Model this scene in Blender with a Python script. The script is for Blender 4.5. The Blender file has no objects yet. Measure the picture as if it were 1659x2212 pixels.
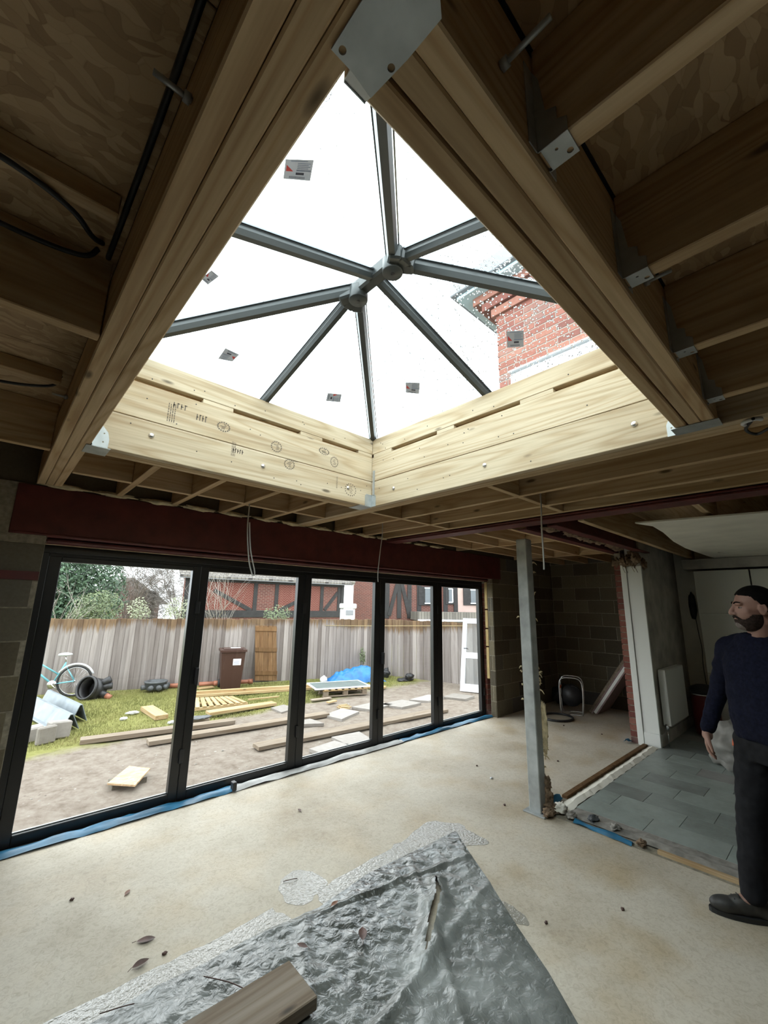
import bpy, bmesh, math, random
from mathutils import Vector, Matrix, noise
random.seed(7)
SC = bpy.context.scene
COL = SC.collection

# ------------------------------------------------------------------ camera
# rows: camera right / down / forward in world axes (X along the door wall, Y to the garden, Z up)
CR = Vector((0.73301526, -0.67999163, 0.01732098))
CD = Vector((0.15954089, 0.14711612, -0.97616779))
CF = Vector((0.66123773, 0.71830929, 0.21632483))
FPX = 908.19
HC = 1.65
cam_d = bpy.data.cameras.new('camera'); cam = bpy.data.objects.new('camera', cam_d); COL.objects.link(cam)
cam_d.sensor_fit = 'HORIZONTAL'; cam_d.sensor_width = 36.0; cam_d.lens = FPX / 1659.0 * 36.0
cam_d.clip_start = 0.02; cam_d.clip_end = 500
m = Matrix.Identity(4)
for i in range(3):
    m[i][0] = CR[i]; m[i][1] = -CD[i]; m[i][2] = -CF[i]
m[2][3] = HC
cam.matrix_world = m
SC.camera = cam

# ------------------------------------------------------------------ world: bright overcast sky
W = bpy.data.worlds.new('overcast_sky'); SC.world = W; W.use_nodes = True
wn = W.node_tree.nodes; wl = W.node_tree.links; wn.clear()
wo = wn.new('ShaderNodeOutputWorld'); bg = wn.new('ShaderNodeBackground'); wl.new(bg.outputs[0], wo.inputs[0])
tc = wn.new('ShaderNodeTexCoord'); nz = wn.new('ShaderNodeTexNoise'); nz.inputs['Scale'].default_value = 2.2; nz.inputs['Detail'].default_value = 5
wl.new(tc.outputs['Generated'], nz.inputs['Vector'])
rp = wn.new('ShaderNodeValToRGB'); rp.color_ramp.elements[0].position = .35; rp.color_ramp.elements[1].position = .68
rp.color_ramp.elements[0].color = (.82, .90, .95, 1); rp.color_ramp.elements[1].color = (1, .985, .955, 1)
wl.new(nz.outputs['Fac'], rp.inputs[0]); wl.new(rp.outputs[0], bg.inputs['Color'])
bg.inputs['Strength'].default_value = 2.6
SC.view_settings.view_transform = 'Standard'; SC.view_settings.look = 'None'; SC.view_settings.gamma = 1
SC.view_settings.use_curve_mapping = False
SC.view_settings.exposure = 1.45

# ------------------------------------------------------------------ photo pixel -> world
def ray(px, py):
    return CR * ((px - 829.5) / FPX) + CD * ((py - 1106) / FPX) + CF
def Z(px, py, z=0.0):
    d = ray(px, py); return Vector((0, 0, HC)) + d * ((z - HC) / d.z)
def Y(px, py, y):
    d = ray(px, py); return Vector((0, 0, HC)) + d * (y / d.y)
def X(px, py, x):
    d = ray(px, py); return Vector((0, 0, HC)) + d * (x / d.x)
def D(px, py, depth):
    return Vector((0, 0, HC)) + ray(px, py) * depth
def PL(px, py, p0, n):
    d = ray(px, py); o = Vector((0, 0, HC)); return o + d * ((Vector(p0) - o).dot(n) / d.dot(n))
ZG = -0.55
def G(px, py, h=0.0): return Z(px, py, ZG + h)

# ------------------------------------------------------------------ materials
MATS = {}
def nodes_mat(name):
    mt = bpy.data.materials.new(name); mt.use_nodes = True
    nt = mt.node_tree; b = nt.nodes['Principled BSDF']; MATS[name] = mt
    return mt, nt, b
def N(nt, t, **kw):
    n = nt.nodes.new(t)
    for k, v in kw.items():
        if k in n.inputs: n.inputs[k].default_value = v
        else: setattr(n, k, v)
    return n
def coords(nt, scale=(1, 1, 1), per_object=True):
    t = N(nt, 'ShaderNodeTexCoord'); mp = N(nt, 'ShaderNodeMapping'); mp.inputs['Scale'].default_value = scale
    if per_object:
        oi = N(nt, 'ShaderNodeObjectInfo'); mu = N(nt, 'ShaderNodeMath', operation='MULTIPLY'); mu.inputs[1].default_value = 37.0
        nt.links.new(oi.outputs['Random'], mu.inputs[0])
        ad = N(nt, 'ShaderNodeVectorMath', operation='ADD'); nt.links.new(t.outputs['Object'], ad.inputs[0]); nt.links.new(mu.outputs[0], ad.inputs[1])
        nt.links.new(ad.outputs[0], mp.inputs['Vector'])
    else:
        nt.links.new(t.outputs['Object'], mp.inputs['Vector'])
    return mp.outputs[0]
def ramp(nt, src, stops):
    r = N(nt, 'ShaderNodeValToRGB'); e = r.color_ramp.elements
    while len(e) < len(stops): e.new(.5)
    for el, (p, c) in zip(e, stops): el.position = p; el.color = (*c, 1)
    nt.links.new(src, r.inputs[0]); return r.outputs[0]
def mixc(nt, fac, a, b, mode='MIX'):
    mx = N(nt, 'ShaderNodeMix', data_type='RGBA', blend_type=mode)
    for s, v in ((mx.inputs[0], fac), (mx.inputs[6], a), (mx.inputs[7], b)):
        if isinstance(v, (int, float)): s.default_value = v
        elif isinstance(v, tuple): s.default_value = (*v, 1)
        else: nt.links.new(v, s)
    return mx.outputs[2]
def bump(nt, b, src, strength=.3, dist=.01):
    bp = N(nt, 'ShaderNodeBump'); bp.inputs['Strength'].default_value = strength; bp.inputs['Distance'].default_value = dist
    nt.links.new(src, bp.inputs['Height']); nt.links.new(bp.outputs[0], b.inputs['Normal'])
def plain(name, col, rough=.6, metal=0.0, spec=.5, nscale=None, namp=.25, bmp=0):
    mt, nt, b = nodes_mat(name); b.inputs['Roughness'].default_value = rough; b.inputs['Metallic'].default_value = metal
    b.inputs['Specular IOR Level'].default_value = spec
    if nscale:
        n = N(nt, 'ShaderNodeTexNoise', Scale=nscale, Detail=5.0); nt.links.new(coords(nt), n.inputs['Vector'])
        c = ramp(nt, n.outputs['Fac'], [(.3, tuple(x * (1 - namp) for x in col)), (.7, tuple(min(1, x * (1 + namp)) for x in col))])
        nt.links.new(c, b.inputs['Base Color'])
        if bmp: bump(nt, b, n.outputs['Fac'], bmp)
    else: b.inputs['Base Color'].default_value = (*col, 1)
    return mt
def wood(name, axis, c0, c1, c2, rough=.65, vary=.25, knots=True, fine=14):
    mt, nt, b = nodes_mat(name); b.inputs['Roughness'].default_value = rough; b.inputs['Specular IOR Level'].default_value = .25
    sc = [fine] * 3; sc['xyz'.index(axis)] = .55
    n1 = N(nt, 'ShaderNodeTexNoise', Scale=1.0, Detail=6.0, Roughness=.6, Distortion=.6); nt.links.new(coords(nt, sc), n1.inputs['Vector'])
    col = ramp(nt, n1.outputs['Fac'], [(.28, c0), (.5, c1), (.72, c2)])
    sc2 = [90] * 3; sc2['xyz'.index(axis)] = 2.5
    n2 = N(nt, 'ShaderNodeTexNoise', Scale=1.0, Detail=3.0); nt.links.new(coords(nt, sc2), n2.inputs['Vector'])
    g = ramp(nt, n2.outputs['Fac'], [(.35, (.78, .76, .72)), (.6, (1, 1, 1))])
    col = mixc(nt, .6, col, g, 'MULTIPLY')
    sc4 = [5.5] * 3; sc4['xyz'.index(axis)] = .38
    n4 = N(nt, 'ShaderNodeTexNoise', Scale=1.0, Detail=1.5, Distortion=.3); nt.links.new(coords(nt, sc4), n4.inputs['Vector'])
    m4 = N(nt, 'ShaderNodeMath', operation='MULTIPLY'); m4.inputs[1].default_value = 11.0; nt.links.new(n4.outputs['Fac'], m4.inputs[0])
    pp4 = N(nt, 'ShaderNodeMath', operation='PINGPONG'); pp4.inputs[1].default_value = .5; nt.links.new(m4.outputs[0], pp4.inputs[0])
    col = mixc(nt, .75, col, ramp(nt, pp4.outputs[0], [(.02, (.76, .68, .58)), (.30, (1, 1, 1))]), 'MULTIPLY')
    if knots:
        sc3 = [7] * 3; sc3['xyz'.index(axis)] = 2.2
        v = N(nt, 'ShaderNodeTexVoronoi', Scale=1.0); nt.links.new(coords(nt, sc3), v.inputs['Vector'])
        kf = ramp(nt, v.outputs['Distance'], [(.05, (1, 1, 1)), (.11, (0, 0, 0))])
        col = mixc(nt, kf, col, tuple(x * .35 for x in c0))
    oi = N(nt, 'ShaderNodeObjectInfo')
    tint = ramp(nt, oi.outputs['Random'], [(0, (1 - vary, 1 - vary * 1.05, 1 - vary * 1.15)), (1, (1, 1, 1))])
    col = mixc(nt, 1.0, col, tint, 'MULTIPLY')
    nt.links.new(col, b.inputs['Base Color']); bump(nt, b, n2.outputs['Fac'], .18, .002)
    return mt
for ax in 'xyz':
    wood('timber_' + ax, ax, (.50, .345, .19), (.65, .48, .29), (.72, .555, .365), fine=5)
    wood('pale_timber_' + ax, ax, (.50, .40, .27), (.62, .52, .37), (.68, .58, .43), vary=.08, fine=5)
    wood('plank_' + ax, ax, (0.199, 0.158, 0.117), (0.264, 0.216, 0.169), (0.322, 0.275, 0.222), vary=.2)
    wood('new_pine_' + ax, ax, (0.384, 0.260, 0.124), (0.465, 0.341, 0.186), (0.508, 0.397, 0.248), vary=.15)
wood('gate_wood', 'z', (0.124, 0.062, 0.025), (0.198, 0.112, 0.050), (0.248, 0.149, 0.074), vary=.25)

def fence_mat():
    mt, nt, b = nodes_mat('fence_wood'); b.inputs['Roughness'].default_value = .85
    n1 = N(nt, 'ShaderNodeTexNoise', Scale=1.0, Detail=5.0); nt.links.new(coords(nt, (22, 22, 1.2)), n1.inputs['Vector'])
    grey = ramp(nt, n1.outputs['Fac'], [(.3, (.195, .172, .162)), (.55, (.255, .232, .22)), (.75, (.30, .275, .265))])
    brn = ramp(nt, n1.outputs['Fac'], [(.3, (0.099, 0.058, 0.029)), (.7, (0.174, 0.116, 0.064))])
    t = N(nt, 'ShaderNodeTexCoord'); sx = N(nt, 'ShaderNodeSeparateXYZ'); nt.links.new(t.outputs['Object'], sx.inputs[0])
    oi = N(nt, 'ShaderNodeObjectInfo')
    n3 = N(nt, 'ShaderNodeTexNoise', Scale=.55, Detail=2.0); nt.links.new(oi.outputs['Location'], n3.inputs['Vector'])
    a = N(nt, 'ShaderNodeMath', operation='MULTIPLY_ADD'); nt.links.new(n3.outputs['Fac'], a.inputs[0]); a.inputs[1].default_value = 1.0; a.inputs[2].default_value = -1.05
    s1 = N(nt, 'ShaderNodeMath', operation='ADD'); nt.links.new(sx.outputs['Z'], s1.inputs[0]); nt.links.new(a.outputs[0], s1.inputs[1])
    s2 = N(nt, 'ShaderNodeMath', operation='MULTIPLY_ADD'); nt.links.new(n1.outputs['Fac'], s2.inputs[0]); s2.inputs[1].default_value = .55; nt.links.new(s1.outputs[0], s2.inputs[2])
    f = ramp(nt, s2.outputs[0], [(.35, (0, 0, 0)), (.5, (1, 1, 1))])
    col = mixc(nt, f, grey, brn)
    tint = ramp(nt, oi.outputs['Random'], [(0, (.62, .58, .56)), (.5, (.88, .86, .85)), (1, (1.25, 1.24, 1.22))]); col = mixc(nt, 1.0, col, tint, 'MULTIPLY')
    nt.links.new(col, b.inputs['Base Color']); bump(nt, b, n1.outputs['Fac'], .3, .004)
fence_mat()

def osb_mat(name='osb', k=1.0):
    mt, nt, b = nodes_mat(name); b.inputs['Roughness'].default_value = .75
    c = coords(nt, (1, 1, 1))
    dn = N(nt, 'ShaderNodeTexNoise', Scale=5.0, Detail=2.0); nt.links.new(c, dn.inputs['Vector'])
    ad = N(nt, 'ShaderNodeVectorMath', operation='MULTIPLY_ADD'); nt.links.new(dn.outputs['Color'], ad.inputs[0]); ad.inputs[1].default_value = (.22, .22, .0); nt.links.new(c, ad.inputs[2])
    mp = N(nt, 'ShaderNodeMapping'); mp.inputs['Scale'].default_value = (16, 48, 1); nt.links.new(ad.outputs[0], mp.inputs['Vector'])
    v = N(nt, 'ShaderNodeTexVoronoi', Scale=1.0); nt.links.new(mp.outputs[0], v.inputs['Vector'])
    sp = N(nt, 'ShaderNodeSeparateColor'); nt.links.new(v.outputs['Color'], sp.inputs[0])
    col = ramp(nt, sp.outputs[0], [(0, (.36 * k, .235 * k, .13 * k)), (.5, (.48 * k, .335 * k, .19 * k)), (1, (.58 * k, .42 * k, .25 * k))])
    e = N(nt, 'ShaderNodeTexVoronoi', Scale=1.0, feature='DISTANCE_TO_EDGE'); nt.links.new(mp.outputs[0], e.inputs['Vector'])
    ef = ramp(nt, e.outputs['Distance'], [(0, (.84, .82, .79)), (.05, (1, 1, 1))])
    col = mixc(nt, .8, col, ef, 'MULTIPLY'); nt.links.new(col, b.inputs['Base Color']); bump(nt, b, sp.outputs[1], .22, .003)
osb_mat(); osb_mat('osb_offcut')

def concrete_floor():
    mt, nt, b = nodes_mat('screed'); c = coords(nt, (1, 1, 1), False)
    n1 = N(nt, 'ShaderNodeTexNoise', Scale=1.1, Detail=7.0, Roughness=.62); nt.links.new(c, n1.inputs['Vector'])
    n2 = N(nt, 'ShaderNodeTexNoise', Scale=38.0, Detail=5.0, Roughness=.7, Distortion=1.2); nt.links.new(c, n2.inputs['Vector'])
    n3 = N(nt, 'ShaderNodeTexNoise', Scale=2.6, Detail=4.0); nt.links.new(c, n3.inputs['Vector'])
    base = ramp(nt, n1.outputs['Fac'], [(.3, (.40, .345, .265)), (.5, (.525, .472, .385)), (.70, (.60, .55, .465))])
    fine = ramp(nt, n2.outputs['Fac'], [(.32, (.60, .56, .50)), (.55, (1, 1, 1))])
    col = mixc(nt, .55, base, fine, 'MULTIPLY')
    st = ramp(nt, n3.outputs['Fac'], [(.46, (0, 0, 0)), (.78, (1, 1, 1))])
    col = mixc(nt, st, col, mixc(nt, 1.0, col, (.84, .74, .58), 'MULTIPLY'))
    nt.links.new(col, b.inputs['Base Color'])
    rr = ramp(nt, n3.outputs['Fac'], [(.35, (.75,) * 3), (.7, (.5,) * 3)]); nt.links.new(rr, b.inputs['Roughness'])
    bump(nt, b, n2.outputs['Fac'], .25, .004)
concrete_floor()

def rnd_mat(name, stops, rough=.85, nscale=25, namp=.5, bmp=.3, spec=.3):
    mt, nt, b = nodes_mat(name); b.inputs['Roughness'].default_value = rough; b.inputs['Specular IOR Level'].default_value = spec
    oi = N(nt, 'ShaderNodeObjectInfo'); c0 = ramp(nt, oi.outputs['Random'], stops)
    n = N(nt, 'ShaderNodeTexNoise', Scale=float(nscale), Detail=6.0, Roughness=.65); nt.links.new(coords(nt), n.inputs['Vector'])
    g = ramp(nt, n.outputs['Fac'], [(.3, (.62, .6, .58)), (.65, (1, 1, 1))])
    nt.links.new(mixc(nt, namp, c0, g, 'MULTIPLY'), b.inputs['Base Color']); bump(nt, b, n.outputs['Fac'], bmp, .004)
rnd_mat('block', [(0, (.085, .072, .052)), (.45, (.135, .113, .076)), (.8, (.185, .158, .105)), (1, (.105, .10, .09))], nscale=45)
rnd_mat('brick', [(0, (.15, .053, .044)), (.4, (.225, .08, .06)), (.75, (.265, .115, .085)), (1, (.17, .10, .092))], nscale=30)
rnd_mat('floor_tile', [(0, (.24, .265, .25)), (.4, (.29, .33, .305)), (.75, (.35, .40, .37)), (1, (.31, .30, .285))], rough=.42, nscale=6, namp=.8, bmp=.08, spec=.5)
rnd_mat('paver', [(0, (0.221, 0.202, 0.182)), (1, (0.305, 0.286, 0.267))], nscale=14)
plain('mortar', (.27, .24, .185), .95, nscale=30, namp=.3, bmp=.3)
plain('red_oxide', (.095, .017, .015), .55, nscale=9, namp=.3)
plain('galvanised', (.44, .465, .465), .45, .55, nscale=14, namp=.15)
plain('galvanised_sheet', (0.192, 0.224, 0.248), .45, .35, nscale=5, namp=.2)
plain('mortar_light', (.25, .21, .185), .95)
plain('panel_glass', (.09, .115, .11), .45, nscale=3, namp=.2)
plain('grey_twig', (.20, .18, .165), .9)
rnd_mat('brick_house', [(0, (.15, .053, .044)), (.4, (.225, .08, .06)), (.75, (.265, .115, .085)), (1, (.17, .10, .092))], nscale=30)
plain('post_steel', (.38, .40, .40), .5, .35, nscale=7, namp=.3, bmp=.1)
plain('zinc_bolt', (.75, .76, .76), .25, .9)
plain('black_alu', (.012, .012, .013), .35)
plain('lantern_grey', (.040, .046, .047), .38, .1)
plain('lantern_gasket', (.16, .17, .18), .18, .8)
plain('white_pvc', (.62, .64, .67), .3)
plain('plaster_white', (.80, .77, .68), .8, nscale=4, namp=.08)
plain('plaster_bare', (.42, .395, .35), .9, nscale=5, namp=.25, bmp=.15)
plain('cabinet_white', (.66, .66, .60), .45)
plain('white_paint', (.74, .75, .72), .45)
plain('roof_felt', (.05, .05, .05), .9)
plain('membrane_blue', (.028, .15, .27), .4, nscale=6, namp=.35)
plain('membrane_grey', (.42, .42, .41), .5, nscale=8, namp=.25)
plain('black_plastic', (.018, .018, .02), .45)
plain('dark_grey_plastic', (.07, .075, .08), .55, nscale=12, namp=.3)
plain('brown_plastic', (0.046, 0.020, 0.014), .45)
mt, nt, b = nodes_mat('paper_blue'); b.inputs['Base Color'].default_value = (.80, .81, .84, 1); b.inputs['Roughness'].default_value = .6
tl = N(nt, 'ShaderNodeBsdfTranslucent'); tl.inputs[0].default_value = (.26, .27, .29, 1); mx = N(nt, 'ShaderNodeMixShader'); mx.inputs[0].default_value = .55
nt.links.new(b.outputs[0], mx.inputs[1]); nt.links.new(tl.outputs[0], mx.inputs[2]); nt.links.new(mx.outputs[0], nt.nodes['Material Output'].inputs[0])
plain('paper_white', (.85, .86, .9), .6)
plain('print_dark', (.05, .055, .09), .6)
plain('print_grey', (.25, .30, .42), .6)
plain('print_red', (.62, .06, .06), .5)
plain('stamp_ink', (.13, .105, .08), .85)
plain('tarp_blue', (0.012, 0.136, 0.384), .45, nscale=5, namp=.3)
plain('terracotta_pipe', (0.310, 0.118, 0.068), .5, nscale=6, namp=.15)
plain('bike_blue', (0.136, 0.384, 0.446), .3)
plain('rubber', (.015, .015, .015), .7)
plain('chrome', (.65, .66, .68), .2, .9)
plain('foam', (.62, .52, .33), .9, nscale=20, namp=.3, bmp=.4)
plain('wool', (.20, .135, .085), .95, nscale=30, namp=.5, bmp=.5)
plain('insulation_yellow', (.62, .47, .22), .8, nscale=12, namp=.15)
plain('board_pink', (.27, .19, .185), .8, nscale=8, namp=.15)
plain('rubble', (0.260, 0.242, 0.217), .95, nscale=14, namp=.35, bmp=.5)
plain('leaf_dead', (.10, .055, .045), .6, nscale=20, namp=.4)
plain('leaf_brown', (.20, .09, .05), .6, nscale=20, namp=.4)
plain('cable_black', (.02, .022, .025), .5)
plain('cable_grey', (.45, .45, .44), .5)
plain('navy_wool', (.0065, .0075, .018), .92, spec=.15, nscale=60, namp=.35, bmp=.25)
plain('trouser_black', (.010, .010, .012), .85, spec=.2, nscale=30, namp=.3)
plain('shoe_leather', (.035, .033, .03), .55, nscale=20, namp=.35)
plain('skin', (.30, .165, .125), .55, nscale=18, namp=.1)
plain('hair_dark', (.006, .005, .0045), .9, spec=.1, nscale=60, namp=.4, bmp=.3)
plain('beard', (.035, .024, .02), .9, spec=.1, nscale=90, namp=.5, bmp=.4)
plain('beard_grey', (.16, .13, .115), .85, nscale=90, namp=.4, bmp=.4)
plain('eye_white', (.20, .17, .16), .3)
plain('eye_dark', (.02, .015, .01), .2)
plain('orange_trim', (.55, .10, .03), .5)
plain('bin_red', (.12, .012, .012), .5)
plain('dust_sheet', (.24, .23, .21), .7, nscale=8, namp=.2)
plain('leaf_green', (.055, .10, .055), .6, nscale=3, namp=.45)
plain('leaf_light', (0.105, 0.136, 0.062), .6, nscale=3, namp=.4)
plain('leaf_variegated', (0.260, 0.285, 0.186), .6, nscale=9, namp=.5)
plain('bark', (.16, .13, .11), .9, nscale=12, namp=.3)
plain('bare_twig', (0.260, 0.236, 0.211), .9)
plain('old_timber', (.022, .021, .022), .8, nscale=8, namp=.3)
plain('render_pink', (0.409, 0.304, 0.273), .85, nscale=4, namp=.06)
plain('lead', (.20, .21, .23), .6)
plain('pane_dark', (.10, .12, .14), .12)
plain('straw', (0.384, 0.310, 0.161), .8)
plain('water_strip', (.62, .63, .67), .35)
plain('soffit_blue', (.42, .55, .60), .7)

def glass(name, tint, dirt=0.0):
    mt = bpy.data.materials.new(name); mt.use_nodes = True; MATS[name] = mt; nt = mt.node_tree; nt.nodes.clear()
    o = N(nt, 'ShaderNodeOutputMaterial'); tr = N(nt, 'ShaderNodeBsdfTransparent'); tr.inputs[0].default_value = (*tint, 1)
    gl = N(nt, 'ShaderNodeBsdfGlossy'); gl.inputs['Roughness'].default_value = .02; gl.inputs[0].default_value = (1, 1, 1, 1)
    lw = N(nt, 'ShaderNodeLayerWeight'); pw = N(nt, 'ShaderNodeMath', operation='POWER'); pw.inputs[1].default_value = 5.0
    fr = N(nt, 'ShaderNodeMath', operation='MULTIPLY_ADD'); fr.inputs[1].default_value = .55; fr.inputs[2].default_value = .03
    nt.links.new(lw.outputs['Facing'], pw.inputs[0]); nt.links.new(pw.outputs[0], fr.inputs[0]); mx = N(nt, 'ShaderNodeMixShader')
    nt.links.new(fr.outputs[0], mx.inputs[0]); nt.links.new(tr.outputs[0], mx.inputs[1]); nt.links.new(gl.outputs[0], mx.inputs[2])
    nt.links.new(mx.outputs[0], o.inputs[0])
glass('door_glass', (.85, .865, .865))
glass('lantern_glass', (.93, .98, .985))
mt, nt, b = nodes_mat('raindrop'); b.inputs['Roughness'].default_value = .05; b.inputs['Transmission Weight'].default_value = 1.0; b.inputs['IOR'].default_value = 1.33
mt, nt, b = nodes_mat('puddle_water'); b.inputs['Base Color'].default_value = (.30, .28, .24, 1); b.inputs['Roughness'].default_value = .06; b.inputs['Specular IOR Level'].default_value = .9
n = N(nt, 'ShaderNodeTexNoise', Scale=55.0, Detail=3.0); nt.links.new(coords(nt), n.inputs['Vector']); bump(nt, b, n.outputs['Fac'], .75, .008)

def sheet_mat():
    mt, nt, b = nodes_mat('polythene'); c = coords(nt)
    n1 = N(nt, 'ShaderNodeTexNoise', Scale=2.2, Detail=6.0); nt.links.new(c, n1.inputs['Vector'])
    n2 = N(nt, 'ShaderNodeTexNoise', Scale=22.0, Detail=6.0, Distortion=1.0); nt.links.new(c, n2.inputs['Vector'])
    nt.links.new(ramp(nt, n1.outputs['Fac'], [(.32, (.025, .028, .022)), (.52, (.11, .118, .11)), (.72, (.26, .275, .265))]), b.inputs['Base Color'])
    nt.links.new(ramp(nt, n1.outputs['Fac'], [(.35, (.08,) * 3), (.7, (.30,) * 3)]), b.inputs['Roughness'])
    b.inputs['Specular IOR Level'].default_value = .9
    bump(nt, b, n2.outputs['Fac'], .6, .012)
sheet_mat()

def ground_mat():
    mt, nt, b = nodes_mat('garden_ground'); b.inputs['Roughness'].default_value = .95; b.inputs['Specular IOR Level'].default_value = .15
    t = N(nt, 'ShaderNodeTexCoord'); sx = N(nt, 'ShaderNodeSeparateXYZ'); nt.links.new(t.outputs['Object'], sx.inputs[0])
    n1 = N(nt, 'ShaderNodeTexNoise', Scale=.8, Detail=6.0, Roughness=.65); nt.links.new(t.outputs['Object'], n1.inputs['Vector'])
    n2 = N(nt, 'ShaderNodeTexNoise', Scale=6.0, Detail=12.0, Roughness=.82); nt.links.new(t.outputs['Object'], n2.inputs['Vector'])
    dirt = ramp(nt, n2.outputs['Fac'], [(.30, (0.083, 0.062, 0.045)), (.48, (0.186, 0.155, 0.128)), (.72, (0.276, 0.248, 0.214))])
    gr = ramp(nt, n2.outputs['Fac'], [(.3, (0.112, 0.112, 0.034)), (.5, (0.179, 0.179, 0.056)), (.75, (0.246, 0.230, 0.095))])
    # lawn begins beyond y = 8.3 m, a little later to the right
    a = N(nt, 'ShaderNodeMath', operation='MULTIPLY_ADD'); nt.links.new(sx.outputs['X'], a.inputs[0]); a.inputs[1].default_value = -.10; nt.links.new(sx.outputs['Y'], a.inputs[2])
    a2 = N(nt, 'ShaderNodeMath', operation='MULTIPLY_ADD'); nt.links.new(n1.outputs['Fac'], a2.inputs[0]); a2.inputs[1].default_value = 1.6; nt.links.new(a.outputs[0], a2.inputs[2])
    a3 = N(nt, 'ShaderNodeMath', operation='MULTIPLY_ADD'); nt.links.new(a2.outputs[0], a3.inputs[0]); a3.inputs[1].default_value = .5; a3.inputs[2].default_value = -3.95
    nt.links.new(mixc(nt, ramp(nt, a3.outputs[0], [(.42, (0, 0, 0)), (.62, (1, 1, 1))]), dirt, gr), b.inputs['Base Color']); bump(nt, b, n2.outputs['Fac'], .6, .03)
ground_mat()

def brick_far(name, herring=False):
    mt, nt, b = nodes_mat(name); b.inputs['Roughness'].default_value = .9
    t = N(nt, 'ShaderNodeTexCoord')
    if herring:
        sx = N(nt, 'ShaderNodeSeparateXYZ'); nt.links.new(t.outputs['Object'], sx.inputs[0])
        pp = N(nt, 'ShaderNodeMath', operation='PINGPONG'); nt.links.new(sx.outputs['X'], pp.inputs[0]); pp.inputs[1].default_value = .16
        s = N(nt, 'ShaderNodeMath', operation='MULTIPLY_ADD'); nt.links.new(pp.outputs[0], s.inputs[0]); s.inputs[1].default_value = 1.0; nt.links.new(sx.outputs['Z'], s.inputs[2])
        md = N(nt, 'ShaderNodeMath', operation='PINGPONG'); nt.links.new(s.outputs[0], md.inputs[0]); md.inputs[1].default_value = .055
        nt.links.new(ramp(nt, md.outputs[0], [(.007, (.24, .165, .135)), (.012, (.125, .031, .023))]), b.inputs['Base Color'])
    else:
        mp = N(nt, 'ShaderNodeMapping'); mp.inputs['Rotation'].default_value = (math.pi / 2, 0, 0); nt.links.new(t.outputs['Object'], mp.inputs['Vector'])
        br = N(nt, 'ShaderNodeTexBrick', Scale=1.0); nt.links.new(mp.outputs[0], br.inputs['Vector'])
        br.inputs['Color1'].default_value = (.125, .032, .024, 1); br.inputs['Color2'].default_value = (.085, .024, .02, 1); br.inputs['Mortar'].default_value = (.17, .12, .10, 1)
        br.inputs['Brick Width'].default_value = .225; br.inputs['Row Height'].default_value = .075; br.inputs['Mortar Size'].default_value = .012
        nt.links.new(br.outputs[0], b.inputs['Base Color'])
brick_far('brick_far'); brick_far('brick_herringbone', True)
def roof_mat():
    mt, nt, b = nodes_mat('roof_tile_far'); b.inputs['Roughness'].default_value = .9
    t = N(nt, 'ShaderNodeTexCoord'); br = N(nt, 'ShaderNodeTexBrick', Scale=1.0); nt.links.new(t.outputs['Object'], br.inputs['Vector'])
    br.inputs['Color1'].default_value = (.12, .11, .10, 1); br.inputs['Color2'].default_value = (.19, .175, .155, 1); br.inputs['Mortar'].default_value = (.05, .045, .043, 1)
    br.inputs['Brick Width'].default_value = .17; br.inputs['Row Height'].default_value = .11; br.inputs['Mortar Size'].default_value = .012
    nt.links.new(br.outputs[0], b.inputs['Base Color'])
roof_mat()

# ------------------------------------------------------------------ builders
WLOC = {}
def wl_of(o): return WLOC.get(o.name, Vector((0, 0, 0))) if o else Vector((0, 0, 0))
def place(o, parent, world):
    world = Vector(world)
    if parent:
        o.parent = parent; o.location = world - wl_of(parent)
    else: o.location = world
    WLOC[o.name] = world
def tag(o, label=None, cat=None, group=None, kind=None):
    if label: o['label'] = label
    if cat: o['category'] = cat
    if group: o['group'] = group
    if kind: o['kind'] = kind
    return o
def thing(name, label=None, cat=None, loc=(0, 0, 0), group=None, kind=None, parent=None):
    o = bpy.data.objects.new(name, None); COL.objects.link(o); o.empty_display_size = .1
    place(o, parent, loc); return tag(o, label, cat, group, kind)
def link(name, me, mat, parent=None, loc=(0, 0, 0), smooth=False):
    if mat and not me.materials: me.materials.append(MATS[mat])
    if smooth:
        for p in me.polygons: p.use_smooth = True
    o = bpy.data.objects.new(name, me); COL.objects.link(o); place(o, parent, loc); return o
BOXC = {}
def box_mesh(sx, sy, sz, bev, mat):
    k = (round(sx, 4), round(sy, 4), round(sz, 4), bev, mat)
    if k in BOXC: return BOXC[k]
    bm = bmesh.new(); bmesh.ops.create_cube(bm, size=1.0)
    bmesh.ops.scale(bm, vec=(sx, sy, sz), verts=bm.verts)
    if bev: bmesh.ops.bevel(bm, geom=bm.edges[:], offset=min(bev, .45 * min(sx, sy, sz)), segments=1, affect='EDGES')
    me = bpy.data.meshes.new('box'); bm.to_mesh(me); bm.free(); BOXC[k] = me; return me
def box(name, mat, x0, x1, y0, y1, z0, z1, parent=None, bev=.003):
    return link(name, box_mesh(x1 - x0, y1 - y0, z1 - z0, bev, mat), mat, parent, ((x0 + x1) / 2, (y0 + y1) / 2, (z0 + z1) / 2))
def cbox(name, mat, c, s, parent=None, bev=.003, rot=None):
    o = link(name, box_mesh(s[0], s[1], s[2], bev, mat), mat, parent, c)
    if rot: o.rotation_euler = rot
    return o
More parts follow.
